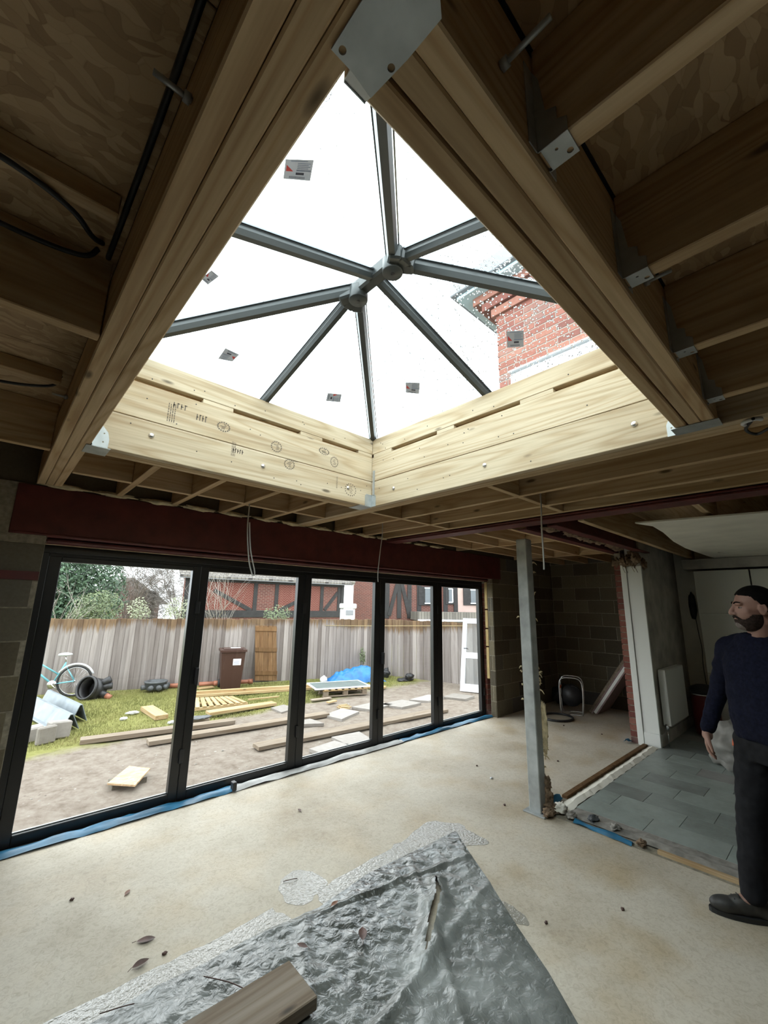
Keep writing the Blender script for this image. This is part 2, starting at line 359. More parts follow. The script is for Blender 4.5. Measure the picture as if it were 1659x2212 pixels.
def mesh(name, verts, faces, mat, parent=None, loc=None, smooth=False, fix=True):
    vs = [Vector(v) for v in verts]
    if loc is None:
        loc = sum(vs, Vector()) / len(vs)
    loc = Vector(loc)
    me = bpy.data.meshes.new(name); me.from_pydata([v - loc for v in vs], [], faces)
    if fix:
        bm = bmesh.new(); bm.from_mesh(me); bmesh.ops.recalc_face_normals(bm, faces=bm.faces[:]); bm.to_mesh(me); bm.free()
    me.update(); return link(name, me, mat, parent, loc, smooth)
def extrude_poly(name, pts, vec, mat, parent=None, loc=None):
    n = len(pts); v = [Vector(p) for p in pts]; vec = Vector(vec)
    vs = v + [p + vec for p in v]
    fs = [tuple(range(n)), tuple(range(2 * n - 1, n - 1, -1))] + [(i, (i + 1) % n, n + (i + 1) % n, n + i) for i in range(n)]
    return mesh(name, vs, fs, mat, parent, loc)
def sweep(pts, r, seg=8, closed=False):
    pts = [Vector(p) for p in pts]; n = len(pts); vs = []; fs = []; up = None
    for i, p in enumerate(pts):
        if closed: t = pts[(i + 1) % n] - pts[i - 1]
        else: t = pts[min(i + 1, n - 1)] - pts[max(i - 1, 0)]
        t.normalize()
        if up is None: up = t.orthogonal().normalized()
        up = (up - t * up.dot(t)); up = up.normalized() if up.length > 1e-6 else t.orthogonal().normalized()
        s = t.cross(up); rr = r[i] if isinstance(r, (list, tuple)) else r
        for k in range(seg):
            a = 2 * math.pi * k / seg; vs.append(p + (up * math.cos(a) + s * math.sin(a)) * rr)
    m_ = n if closed else n - 1
    for i in range(m_):
        for k in range(seg):
            fs.append((i * seg + k, i * seg + (k + 1) % seg, ((i + 1) % n) * seg + (k + 1) % seg, ((i + 1) % n) * seg + k))
    if not closed:
        fs.append(tuple(range(seg - 1, -1, -1))); fs.append(tuple(range((n - 1) * seg, n * seg)))
    return vs, fs
def tube(name, pts, r, mat, parent=None, seg=8, closed=False, loc=None):
    vs, fs = sweep(pts, r, seg, closed); return mesh(name, vs, fs, mat, parent, loc, True)
def spline(ctrl, n=8):
    c = [Vector(p) for p in ctrl]; out = []
    for i in range(len(c) - 1):
        p0 = c[max(i - 1, 0)]; p1 = c[i]; p2 = c[i + 1]; p3 = c[min(i + 2, len(c) - 1)]
        for k in range(n):
            t = k / n
            out.append(.5 * ((2 * p1) + (p2 - p0) * t + (2 * p0 - 5 * p1 + 4 * p2 - p3) * t * t + (3 * p1 - p0 - 3 * p2 + p3) * t ** 3))
    out.append(c[-1]); return out
def lathe(name, prof, mat, parent=None, loc=(0, 0, 0), seg=20, axis='z'):
    vs = []; fs = []
    for r, z in prof:
        for k in range(seg):
            a = 2 * math.pi * k / seg
            p = (r * math.cos(a), r * math.sin(a), z)
            vs.append(p if axis == 'z' else ((z, p[0], p[1]) if axis == 'x' else (p[0], z, p[1])))
    for i in range(len(prof) - 1):
        for k in range(seg): fs.append((i * seg + k, i * seg + (k + 1) % seg, (i + 1) * seg + (k + 1) % seg, (i + 1) * seg + k))
    fs.append(tuple(range(seg))); fs.append(tuple(range((len(prof) - 1) * seg, len(prof) * seg)))
    L = Vector(loc); return mesh(name, [Vector(v) + L for v in vs], fs, mat, parent, L, True)
def blob(name, c, s, mat, parent=None, seed=0, amp=.35, sub=3, freq=2.5):
    bm = bmesh.new(); bmesh.ops.create_icosphere(bm, subdivisions=sub, radius=1.0)
    for v in bm.verts:
        d = 1 + amp * noise.noise(v.co * freq + Vector((seed * 7.3, seed * 3.1, 0))) + amp * .5 * noise.noise(v.co * freq * 2.7 + Vector((0, seed * 5.1, 9)))
        v.co = Vector((v.co.x * s[0], v.co.y * s[1], v.co.z * s[2])) * d
    me = bpy.data.meshes.new(name); bm.to_mesh(me); bm.free(); return link(name, me, mat, parent, c, True)
def cut_hole(o, c, axis, r, L):
    """bore a real round hole of radius r through o at world point c"""
    vs, fs = sweep([Vector(c) - Vector(axis) * L / 2, Vector(c) + Vector(axis) * L / 2], r, 14)
    me = bpy.data.meshes.new('bore'); me.from_pydata(vs, [], fs); t = bpy.data.objects.new('bore', me); COL.objects.link(t)
    bm = bmesh.new(); bm.from_mesh(me); bmesh.ops.recalc_face_normals(bm, faces=bm.faces[:]); bm.to_mesh(me); bm.free()
    md = o.modifiers.new('bore', 'BOOLEAN'); md.operation = 'DIFFERENCE'; md.solver = 'EXACT'; md.object = t
    bpy.context.view_layer.update(); me2 = bpy.data.meshes.new_from_object(o.evaluated_get(bpy.context.evaluated_depsgraph_get()))
    o.modifiers.clear(); o.data = me2; bpy.data.objects.remove(t)
def hollow(name, p0, p1, ro, ri, mat, parent, seg=24):
    a, fa = sweep([p0, p1], ro, seg); b, fb = sweep([p0, p1], ri, seg); n = 2 * seg
    fs = [f for f in fa if len(f) == 4] + [tuple(n + i for i in f) for f in fb if len(f) == 4]
    for o_ in (0, seg):
        for k in range(seg): fs.append((o_ + k, o_ + (k + 1) % seg, n + o_ + (k + 1) % seg, n + o_ + k))
    return mesh(name, a + b, fs, mat, parent, None, True)
def along(p0, p1, name, mat, w, h, parent=None, bev=.003):
    """box of width w (horizontal) and height h from p0 to p1, grain along its own x"""
    p0 = Vector(p0); p1 = Vector(p1); d = p1 - p0; L = d.length
    o = link(name, box_mesh(L, w, h, bev, mat), mat, parent, (p0 + p1) / 2)
    o.rotation_mode = 'QUATERNION'; x = d.normalized(); y = Vector((0, 0, 1)).cross(x)
    y = y.normalized() if y.length > 1e-5 else Vector((0, 1, 0)); z = x.cross(y)
    o.rotation_quaternion = Matrix((x, y, z)).transposed().to_quaternion(); return o

# ================================================================== ROOM SHELL
ZB = 2.47      # underside of the roof timbers
ZD = 2.75      # underside of the roof deck
XL, YB = -1.5, -2.6
def S(o): o['kind'] = 'structure'; return o

# floor: screed slab with the lower kitchen strip left out
fl = S(thing('floor', kind='structure', loc=(0, 0, 0)))
fl['label'] = 'bare grey concrete screed floor with wet stains'
fo = extrude_poly('screed_slab', [(XL, YB, 0), (3.66, YB, 0), (3.66, 1.98, 0), (8.1, 1.98, 0), (8.1, 3.99, 0), (XL, 3.99, 0)], (0, 0, -.12), 'screed', fl, (0, 0, 0))
# kitchen floor with single tiles
fk = S(box('floor_kitchen', 'mortar', 3.66, 8.0, YB, 1.98, -.12, .004, None, 0)); fk['label'] = 'grey slate-look tiled floor of the old kitchen'
tx0 = 3.93; k = 0
for i in range(15):
    x0 = tx0 + i * .275; 
    if x0 > 7.9: break
    x1 = min(x0 + .272, 8.0); off = [0, .17, .34][i % 3]; y = 1.81 - off
    if off: box('tile', 'floor_tile', x0, x1, y + .003, 1.81, .004, .016, fk, .001)
    while y > -2.2:
        box('tile', 'floor_tile', x0, x1, y - .497, y, .004, .016, fk, .001); y -= .5
# rough strip of stripped adhesive along the tile edge
vs = []; fs = []
random.seed(3)
nn = 60
for i in range(nn + 1):
    y = 1.80 - i * (4.0 / nn)
    for xx, zz in ((3.74, .012), (3.80, .022 + .01 * random.random()), (3.86, .012 + .012 * random.random()), (3.935, .014)):
        vs.append((xx + random.uniform(-.008, .008), y, zz))
for i in range(nn):
    for j in range(3): fs.append((i * 4 + j, i * 4 + j + 1, i * 4 + 5 + j, i * 4 + 4 + j))
o = mesh('adhesive_strip', vs, fs, 'rubble', fk)
vs = []; fs = []
for i in range(41):
    x = 3.75 + i * (2.5 / 40)
    for yy, zz in ((1.815, .014), (1.87, .02 + .012 * random.random()), (1.93, .008)):
        vs.append((x, yy + random.uniform(-.01, .01), zz))
for i in range(40):
    for j in range(2): fs.append((i * 3 + j, i * 3 + j + 1, i * 3 + 4 + j, i * 3 + 3 + j))
mesh('adhesive_strip', vs, fs, 'plaster_white', fk)
# threshold timber strips left round the old doorway
along((3.70, 1.15, .012), (3.70, -2.2, .012), 'floor_batten', 'timber_x', .035, .03, fk)
along((4.05, 1.965, .012), (6.28, 1.965, .012), 'floor_batten', 'gate_wood', .05, .03, fk)

def blockwork(wall, axis, fixed, sgn, a0, a1, z0, z1, name='concrete_block', mat='block', L=.44, H=.215, j=.01, th=.03, proud=.004, skip=None):
    """courses of blocks let into a mortar face at 'fixed', facing sgn along the other axis"""
    r = 0; z = z0
    while z < z1 - .02:
        zt = min(z + H, z1); a = a0 - (L / 2 if r % 2 else 0)
        while a < a1 - .01:
            b0 = max(a, a0); b1 = min(a + L, a1)
            if b1 - b0 > .03 and not (skip and skip(b0, b1, z, zt)):
                f0 = fixed - sgn * (th - proud); f1 = fixed + sgn * proud
                lo, hi = min(f0, f1), max(f0, f1)
                if axis == 'x': box(name, mat, b0, b1, lo, hi, z, zt, wall, .003)
                else: box(name, mat, lo, hi, b0, b1, z, zt, wall, .003)
            a += L + j
        z += H + j; r += 1

# door wall, left and right of the opening
wa = S(box('wall_left_of_doors', 'mortar', XL, .253, 3.9, 4.0, -.12, 2.465, None, 0)); wa['label'] = 'grey blockwork wall left of the folding doors'
blockwork(wa, 'x', 3.9, -1, -.9, .25, .02, 2.05)
box('red_mortar_band', 'red_oxide', -.9, .25, 3.888, 3.9, 1.78, 1.84, wa, 0)
wb = S(box('wall_right_of_doors', 'mortar', 6.02, 8.2, 3.9, 4.0, -.12, 2.465, None, 0)); wb['label'] = 'blockwork pier and wall right of the folding doors'
blockwork(wb, 'x', 3.9, -1, 6.02, 8.1, .005, 2.46, skip=lambda a, b, z, t: False)
blockwork(wb, 'y', 6.02, -1, 3.905, 3.995, .005, 2.08, L=.09)
# cavity insulation strips and outer brick leaf in the right reveal
for z0, z1 in ((.55, 1.02), (1.04, 1.30), (1.32, 1.60), (1.62, 2.05)):
    box('cavity_insulation', 'insulation_yellow', 6.012, 6.10, 4.005, 4.055, z0, z1, wb, .004)
ob = S(box('wall_outer_leaf', 'mortar', 6.03, 8.3, 4.065, 4.165, -.6, 3.0, None, 0)); ob['label'] = 'outer red brick leaf beyond the door reveal'
for r in range(27):
    box('brick', 'brick', 6.02, 6.235 if r % 2 else 6.12, 4.06, 4.162, .01 + r * .075, .075 + r * .075, ob, .003)
S(box('wall_outer_leaf', 'brick', XL, .243, 4.065, 4.165, -.6, 3.0, None, 0))['label'] = 'outer red brick leaf left of the doors'
S(box('wall_plinth', 'brick', .253, 6.02, 4.0, 4.20, -.6, -.055, None, 0))['label'] = 'brick plinth below the door threshold'
S(box('wall_parapet', 'brick', .04, 6.3, 4.03, 4.18, 2.13, 3.0, None, 0))['label'] = 'outer wall above the folding doors'
S(box('wall_parapet', 'block', XL, 8.2, 3.915, 4.0, 2.466, 2.95, None, 0))['label'] = 'block upstand behind the door steel'
# bay end wall
wc = S(box('wall_bay_end', 'mortar', 8.1, 8.2, 1.98, 4.0, -.12, 2.95, None, 0)); wc['label'] = 'grey blockwork wall closing the side bay'
blockwork(wc, 'y', 8.1, -1, 2.12, 3.89, .005, 2.6)
S(box('wall_left', 'block', XL - .1, XL, YB, 4.0, -.12, 2.95, None, 0))['label'] = 'bare block wall on the left side of the extension'
wbk = S(thing('wall_back', 'bare block wall behind the viewer', None, (0, YB, 0), kind='structure'))
for x0, x1, z0, z1 in ((XL, 3.7, 0, 2.75),):
    box('wall_panel', 'block', x0, x1, YB - .12, YB, z0 - (.12 if z0 == 0 else 0), z1, wbk, 0)
S(box('wall_kitchen_back', 'plaster_white', 3.66, 8.1, YB - .1, YB, -.12, 2.75, None, 0))['label'] = 'kitchen back wall'

# pier between bay and kitchen: brick outer leaf, white reveal, kitchen wall
wp = S(box('wall_kitchen', 'plaster_bare', 6.31, 8.1, 1.80, 1.98, -.12, 2.95, None, 0)); wp['label'] = 'dirty plastered kitchen wall carrying the radiator'
box('brick_leaf_core', 'mortar', 6.31, 8.09, 2.04, 2.115, -.1, 2.9, wp, 0)
for r in range(30):
    z = .005 + r * .075
    box('brick', 'brick', 6.30, 6.515 if r % 2 else 6.405, 2.03, 2.128, z, z + .065, wp, .003)
    for q in range(3): box('brick', 'brick', (6.525 if r % 2 else 6.415) + q * .225, (6.74 if r % 2 else 6.63) + q * .225, 2.05, 2.128, z, z + .065, wp, .003)
rv = S(thing('trim_reveal', 'white painted door reveal with skirting against the brick pier', None, (6.3, 1.9, 0), kind='structure'))
box('reveal_strip', 'white_paint', 6.285, 6.33, 1.975, 2.045, 0, 2.24, rv, .004)
box('reveal_board', 'white_paint', 6.30, 6.33, 1.795, 1.972, 0, 2.22, rv, .004)
box('baseboard', 'white_paint', 6.285, 6.33, 1.79, 1.970, .0, .165, rv, .006)
S(box('baseboard_kitchen', 'plaster_bare', 6.34, 7.9, 1.785, 1.80, .017, .16, None, .004))['label'] = 'dark skirting under the radiator'
S(box('wall_kitchen_far', 'plaster_white', 8.0, 8.09, YB, 1.80, -.12, 2.75, None, 0))['label'] = 'far kitchen wall behind the white units'
S(box('trim_bulkhead', 'plaster_bare', 7.62, 8.0, YB, 1.62, 2.25, 2.395, None, .004))['label'] = 'boxed bulkhead above the white kitchen units'

# kitchen plasterboard ceiling, torn back at the opening
ck = S(extrude_poly('ceiling_kitchen', [Z(p[0], p[1], 2.40) for p in ((1372, 1131), (1410, 1137), (1432, 1150), (1455, 1170), (1480, 1184), (1505, 1193), (1531, 1202))]
     + [Vector((8.0, 1.2, 2.40)), Vector((8.0, YB, 2.40)), Vector((4.32, YB, 2.40)), Vector((4.32, .3, 2.40))], (0, 0, .013), 'plaster_white'))
ck['label'] = 'white plasterboard kitchen ceiling with a torn edge'
cut_hole(ck, Z(1560, 1192, 2.4065), (0, 0, 1), .05, .05)
S(box('ceiling_boards', 'timber_x', 3.82, 8.1, YB, 1.72, ZD, ZD + .028, None, 0))['label'] = 'old floor boards above the torn kitchen ceiling'

# roof deck, OSB sheets with open joints round the rooflight
dk = S(thing('ceiling', 'oriented strand board roof deck seen between the joists', None, (1, 1, ZD), kind='structure'))
def sheets(x0, x1, y0, y1, nx, ny):
    for i in range(nx):
        for j in range(ny):
            a0 = x0 + (x1 - x0) * i / nx; a1 = x0 + (x1 - x0) * (i + 1) / nx; b0 = y0 + (y1 - y0) * j / ny; b1 = y0 + (y1 - y0) * (j + 1) / ny
            box('osb_sheet', 'osb', a0 + .0015, a1 - .0015, b0 + .0015, b1 - .0015, ZD, ZD + .018, dk, .001)
sheets(XL, .145, YB, 3.9, 1, 4); sheets(.145, 2.44, YB, .27, 2, 2); sheets(.145, 2.44, 2.81, 3.9, 2, 1)
sheets(2.45, 3.62, YB, 3.9, 1, 4); sheets(3.62, 8.1, 1.98, 3.9, 3, 1)
for x0, x1, y0, y1 in ((XL - .2, 8.3, YB - .2, .3775), (XL - .2, 8.3, 2.7505, 4.0), (XL - .2, .2395, .3775, 2.7505), (2.3905, 8.3, .3775, 2.7505)):
    extrude_poly('roof_covering', [(x0, y0, ZD + .03), (x1, y0, ZD + .03), (x1, y1, ZD + .03), (x0, y1, ZD + .03)], (0, 0, .03), 'roof_felt', dk)

# ================================================================== FOLDING DOORS
dr = S(thing('door_1', 'black aluminium five-leaf folding glass doors', None, (3.1, 4.13, -.05), kind='structure'))
fy0, fy1 = 4.10, 4.17
box('frame_head', 'black_alu', .255, 6.018, fy0, fy1, 2.0, 2.06, dr); box('frame_sill', 'black_alu', .255, 6.018, fy0 - .01, fy1 + .02, -.055, .0, dr)
box('frame_jamb', 'black_alu', .255, .305, fy0, fy1, 0, 2.0, dr); box('frame_jamb', 'black_alu', 5.985, 6.018, fy0, fy1, 0, 2.0, dr)
box('track_gap', 'black_plastic', .305, 5.985, fy0 + .02, fy1, 1.975, 2.0, dr, 0)
gl = [(.385, 1.375), (1.525, 2.51), (2.686, 3.652), (3.83, 4.785), (4.985, 5.925)]
ed = [.305] + [(gl[i][1] + gl[i + 1][0]) / 2 for i in range(4)] + [5.985]
for i, (a, b_) in enumerate(gl):
    l0, l1 = ed[i] + .002, ed[i + 1] - .002
    leaf = box('door_leaf', 'black_alu', l0, a, fy0 + .005, fy1 - .005, .0, 1.975, dr, .004)
    box('stile', 'black_alu', b_, l1, fy0 + .005, fy1 - .005, .0, 1.975, leaf, .004)
    box('bottom_rail', 'black_alu', a, b_, fy0 + .005, fy1 - .005, .0, .07, leaf, .004)
    box('top_rail', 'black_alu', a, b_, fy0 + .005, fy1 - .005, 1.935, 1.975, leaf, .004)
    box('glazing_bead', 'galvanised', a, b_, fy0 + .036, fy0 + .05, .070, .077, leaf, .001)
    box('glass_pane', 'door_glass', a - .004, b_ + .004, 4.134, 4.154, .066, 1.939, leaf, 0)
    for zz in (.35, 1.6): cbox('hinge', 'black_plastic', (l1, fy0 - .004, zz), (.035, .022, .11), leaf)
cbox('door_handle', 'black_plastic', (ed[1] + .045, fy0 - .03, 1.0), (.022, .05, .14), dr); cbox('door_handle', 'black_plastic', (ed[3] + .03, fy0 - .03, 1.0), (.022, .05, .14), dr)

# ================================================================== STEELS
st = thing('steel_beam', 'dark red steel beam spanning above the folding doors', 'beam', (3.1, 3.95, 2.1))
box('web_plate', 'red_oxide', .04, 6.265, 3.893, 3.912, 2.115, 2.462, st, .003)
box('bottom_flange', 'red_oxide', .04, 6.265, 3.888, 4.02, 2.10, 2.116, st, .003)
box('top_flange', 'red_oxide', .04, 6.265, 3.90, 4.02, 2.452, 2.465, st, .003)
box('foam_seal', 'foam', .256, 6.016, 4.085, 4.175, 2.058, 2.128, st, .004); box('lip_plate', 'red_oxide', .256, 6.016, 3.97, 4.099, 2.062, 2.099, st, .012)
s2 = thing('steel_beam', 'red oxide steel beam under the roof joists, carried over the grey post', 'beam', (3.72, 1, 2.43))
box('bottom_flange', 'red_oxide', 3.615, 3.80, YB, 3.885, 2.43, 2.447, s2, .003)
box('web', 'red_oxide', 3.695, 3.712, YB, 3.885, 2.447, 2.70, s2, .003); box('top_flange', 'red_oxide', 3.615, 3.80, YB, 3.885, 2.70, 2.715, s2, .003)
box('packer_strip', 'red_oxide', 3.605, 3.66, YB, 3.885, 2.449, 2.464, s2, .002)
s3 = thing('steel_beam', 'twin red steel channels with debris between, over the kitchen opening', 'beam', (5, 1.95, 2.41))
for y0, y1 in ((2.05, 2.15), (1.74, 1.84)):
    c = box('channel', 'red_oxide', 3.81, 6.55, y0, y1, 2.405, 2.42, s3, .003)
    box('channel_web', 'red_oxide', 3.81, 6.55, (y0 if y0 > 2 else y1 - .015), (y0 + .015 if y0 > 2 else y1), 2.42, 2.62, c, .003)
for i in range(7):
    blob('rubble_lump', (4.25 + i * .3 + random.uniform(-.1, .1), 1.945 + random.uniform(-.04, .04), 2.455), (.14, .07, .04), 'wool', s3, i, .5)

# ================================================================== ROOF TIMBERS
lb = thing('trimmer_beam', 'triple timber trimmer running to the door steel on the left of the rooflight', 'beam', (.21, 2, ZB))
for i in range(3): box('plank', 'timber_y', .136 + i * .0495, .136 + i * .0495 + .0475, -.6, 3.885, ZB, ZB + .222, lb, .004)
rb = thing('trimmer_beam', 'triple timber trimmer with rough split edge between plate and right steel hanger', 'beam', (1.3, .35, ZB))
for y0, y1, zt in ((.276, .3235, ZD - .002), (.3245, .372, ZB + .222), (.379, .425, ZB + .222)): box('plank', 'timber_x', .286, 2.298, y0, y1, ZB, zt, rb, .004)
ab = thing('trimmer_beam', 'pale bolted timber trimmer below the garden side of the rooflight', 'beam', (1.3, 2.73, ZB))
for i in range(3): box('plank', 'pale_timber_x' if i == 0 else 'timber_x', .287, 2.298, 2.66 + i * .0485, 2.66 + i * .0485 + .047, ZB, ZB + .222, ab, .004)
bb = thing('trimmer_beam', 'pale bolted timber trimmer below the brick-house side of the rooflight', 'beam', (2.37, 1.5, ZB))
for i in range(3): box('plank', 'pale_timber_y' if i == 0 else 'timber_y', 2.30 + i * .0485, 2.347 + i * .0485, YB, 3.885, ZB, ZB + .222, bb, .004)
# rooflight kerb: second board, packers with open slots, top board
kb = thing('rooflight_kerb', 'pale softwood kerb of stacked boards with open slots round the rooflight', 'kerb', (1.3, 1.5, ZB + .22))
z1, z2, z3, z4 = ZB + .225, ZB + .445, ZB + .475, 3.082
box('board', 'pale_timber_x', .287, 2.298, 2.66, 2.705, z1, z2, kb, .003); box('board', 'pale_timber_y', 2.30, 2.345, .39, 2.70, z1, z2, kb, .003)
box('top_board', 'pale_timber_x', .287, 2.298, 2.66, 2.705, z3, z4, kb, .003); box('top_board', 'pale_timber_y', 2.30, 2.345, .39, 2.70, z3, z4, kb, .003)
box('board', 'pale_timber_y', .24, .285, .39, 2.70, z1, z4, kb, .003); box('board', 'pale_timber_x', .287, 2.298, .378, .423, z1, z4, kb, .003)
for a, b_ in ((.29, .40), (.833, 1.036), (1.568, 1.769), (2.142, 2.296)): box('packer', 'pale_timber_x', a, b_, 2.662, 2.703, z2, z3, kb, .002)
for a, b_ in ((2.423, 2.65), (1.765, 1.927), (1.018, 1.237), (.43, .657)): box('packer', 'pale_timber_y', 2.302, 2.343, a, b_, z2, z3, kb, .002)
box('slot_backing', 'timber_x', .29, 2.34, 2.706, 2.75, z1, z4 - .02, kb, 0); box('slot_backing', 'timber_y', 2.346, 2.39, .4, 2.75, z1, z4 - .02, kb, 0)
# coach bolts
def bolt(p, axis, parent):
    d = Vector((0, -1, 0)) if axis == 'y' else Vector((-1, 0, 0))
    c = lathe('coach_bolt', [(.0165, -.001), (.016, .004), (.011, .0085), (.004, .0105)], 'zinc_bolt', parent, p, 14, 'z')
    c.rotation_mode = 'QUATERNION'; c.rotation_quaternion = Vector((0, 0, 1)).rotation_difference(d)
for px, py in ((327, 941), (568, 1007), (752, 1054)): q = Y(px, py, 2.66); bolt((q.x, 2.6595, q.z), 'y', ab)
for px, py in ((850, 1055), (1047, 1005), (1370, 916)): q = X(px, py, 2.30); bolt((2.2995, q.y, q.z), 'x', bb)
# nail and screw heads, knots
random.seed(11)
for i in range(26):
    x = random.uniform(.45, 2.25); z = random.choice([random.uniform(2.52, 2.67), random.uniform(2.72, 2.9), random.uniform(2.96, 3.06)])
    lathe('screw_head', [(.004, 0), (.004, .001)], 'black_plastic', ab if z < 2.69 else kb, (x, 2.6597, z), 8, 'y')
for i in range(26):
    y = random.uniform(.7, 2.6); z = random.choice([random.uniform(2.52, 2.67), random.uniform(2.72, 2.9), random.uniform(2.96, 3.06)])
    lathe('screw_head', [(.004, -.001), (.004, 0)], 'black_plastic', bb if z < 2.69 else kb, (2.2997, y, z), 8, 'x')
# faint mill stamps on the trimmer boards
def stamp(px, py, w, h, kind, seed):
    r = random.Random(seed); q = Y(px, py, 2.66); vs = []; fs = []
    def rect(x0, x1, z0, z1):
        n = len(vs); vs.extend([(q.x + x0, 2.6592, q.z + z0), (q.x + x1, 2.6592, q.z + z0), (q.x + x1, 2.6592, q.z + z1), (q.x + x0, 2.6592, q.z + z1)]); fs.append((n, n + 1, n + 2, n + 3))
    if kind == 'lines':
        for c in range(4):
            x = -w / 2 + c * w / 4; z = -h / 2
            while z < h / 2: d = r.uniform(.008, .02); rect(x, x + w * .1, z, min(h / 2, z + d)); z += d + .004
    elif kind == 'round':
        for c in range(16):
            a = c / 16 * 6.283; rect(w * .5 * math.cos(a) - .004, w * .5 * math.cos(a) + .005, h * .5 * math.sin(a) - .005, h * .5 * math.sin(a) + .004)
        for c in range(5): rect(r.uniform(-.3, .1) * w, r.uniform(.1, .3) * w, (c - 2) * h * .14, (c - 2) * h * .14 + .004)
    else:
        for c in range(r.randint(4, 6)):
            x = -w / 2 + c * w / 5; rect(x, x + .006, -h / 2, h / 2)
            if c % 2: rect(x, x + w * .13, h / 2 - .006, h / 2)
            else: rect(x, x + w * .13, -.003, .004)
    mesh('mill_stamp', vs, fs, 'stamp_ink', ab if q.z < 2.69 else kb, None, False, False)
stamp(372, 892, .05, .12, 'lines', 1); stamp(395, 880, .11, .035, 'text', 2); stamp(440, 905, .09, .04, 'text', 3); stamp(483, 922, .08, .06, 'round', 4)
stamp(597, 965, .08, .075, 'round', 5); stamp(505, 970, .03, .10, 'lines', 6); stamp(515, 975, .08, .03, 'text', 7); stamp(700, 975, .09, .05, 'round', 8)
stamp(728, 1042, .012, .10, 'lines', 9); stamp(757, 1058, .11, .10, 'round', 10); stamp(625, 1003, .08, .07, 'round', 12); stamp(722, 998, .07, .08, 'round', 13)

ORD = ['first', 'second', 'third', 'fourth', 'fifth', 'sixth']
def joist(ax, a0, a1, c, z0=ZB, z1=ZD, w=.045, label='', group='', name='roof_joist', cat='joist'):
    if ax == 'y': o = box(name, 'timber_y', c - w / 2, c + w / 2, a0, a1, z0, z1 - .001, None, .003)
    else: o = box(name, 'timber_x', a0, a1, c - w / 2, c + w / 2, z0, z1 - .001, None, .003)
    return tag(o, label, cat, group)
# between pale trimmer and door steel
for i_, x in enumerate((.655, 1.075, 1.495, 1.935)):
    joist('y', 2.808, 3.90, x, label=ORD[i_] + ' short joist above the door steel, counted from the long triple trimmer', group='short joists above the door steel')
xs = [.285, .632, .678, 1.052, 1.098, 1.472, 1.518, 1.912, 1.958, 2.299]
for i in range(0, 10, 2):
    joist('x', xs[i], xs[i + 1], 3.36 if (i // 2) % 2 == 0 else 3.40, z1=2.70, label=ORD[i // 2] + ' noggin above the door steel, counted from the long triple trimmer', group='noggins above the door steel', name='noggin', cat='noggin')
# beyond the second pale trimmer, parallel to it
for i_, x in enumerate((2.84, 3.26, 3.578)):
    joist('y', YB, 3.90, x, label=['long joist next to the bolted trimmer', 'middle long joist between bolted trimmer and red steel', 'long joist tight against the red steel'][i_], group='long joists beside the red steel')
for i_, y in enumerate((2.83, 1.58, .1)):
    for j_, (a, b_) in enumerate(((2.446, 2.817), (2.863, 3.237), (3.283, 3.555))):
        joist('x', a, b_, y, z1=2.70, label='noggin ' + ['next to the bolted trimmer', 'between two long joists', 'next to the red steel'][j_] + ', ' + ORD[i_] + ' row from the door wall', group='noggins beside the red steel', name='noggin', cat='noggin')
# side bay joists, along the door wall
for i_, y in enumerate((2.36, 2.786, 3.194, 3.635)):
    joist('x', 3.81, 8.1, y, label=ORD[i_] + ' joist over the side bay, counted from the twin red channels', group='joists over the side bay')
for i_, x in enumerate((5.1, 6.75)):
    for j_, (a, b_) in enumerate(((2.16, 2.337), (2.383, 2.763), (2.809, 3.171), (3.217, 3.612), (3.658, 3.9))):
        joist('y', a, b_, x, z1=2.70, label='side bay noggin, ' + ORD[j_] + ' from the twin channels, row ' + ['nearer the steel post', 'nearer the block end wall'][i_], group='noggins over the side bay', name='noggin', cat='noggin')
# left: deep joists and raised battens
for i_, y in enumerate((2.95, 1.52, -.25)):
    joist('x', XL, .133, y, z0=2.475, label=ORD[i_] + ' deep joist off the long triple trimmer, counted from the door wall', group='deep joists left of the rooflight')
for i_, y in enumerate((3.42, 2.48, 1.23, .62)):
    joist('x', XL, .10, y, z0=2.685, w=.047, label=ORD[i_] + ' raised batten under the strand board, counted from the door wall', group='raised battens left of the rooflight', name='batten', cat='batten')
# right of the viewer, running back from the split-edge trimmer on grey hangers
for i_, x in enumerate((.655, 1.105, 1.575, 2.04)):
    joist('y', YB, .274, x, z0=2.49, label=ORD[i_] + ' joist on a grey hanger, counted from the large hanger plate', group='joists on grey hangers')
    h = thing('joist_hanger', ORD[i_] + ' grey joist hanger counted from the large hanger plate', 'hanger', (x, .22, 2.488), 'grey joist hangers')
    se = box('seat', 'galvanised', x - .026, x + .026, .216, .268, 2.4865, 2.489, h, .0005)
    for s in (-1, 1):
        sx = x + s * .0248
        extrude_poly('side_plate', [(sx, .273, 2.487), (sx, .216, 2.487), (sx, .216, 2.52), (sx, .233, 2.53), (sx, .233, 2.56), (sx, .253, 2.57), (sx, .262, 2.66), (sx, .273, 2.69)], (s * .0015, 0, 0), 'galvanised', h)
        box('flange', 'galvanised', min(sx, sx + s * .03), max(sx, sx + s * .03), .2735, .2755, 2.49, 2.69, h, 0)
    cut_hole(se, (x + .012, .228, 2.4877), (0, 0, 1), .006, .02); cut_hole(se, (x - .008, .245, 2.4877), (0, 0, 1), .003, .02)
# floor joist exposed in the torn kitchen ceiling
tag(box('ceiling_joist', 'timber_x', 3.82, 7.9, 1.50, 1.555, 2.42, 2.70, None, .004), 'old dark joist exposed by the torn kitchen ceiling', 'joist')
tag(box('ceiling_joist', 'timber_x', 3.82, 4.6, .66, .71, 2.44, 2.70, None, .004), 'joist end above the ragged edge of the kitchen ceiling', 'joist')

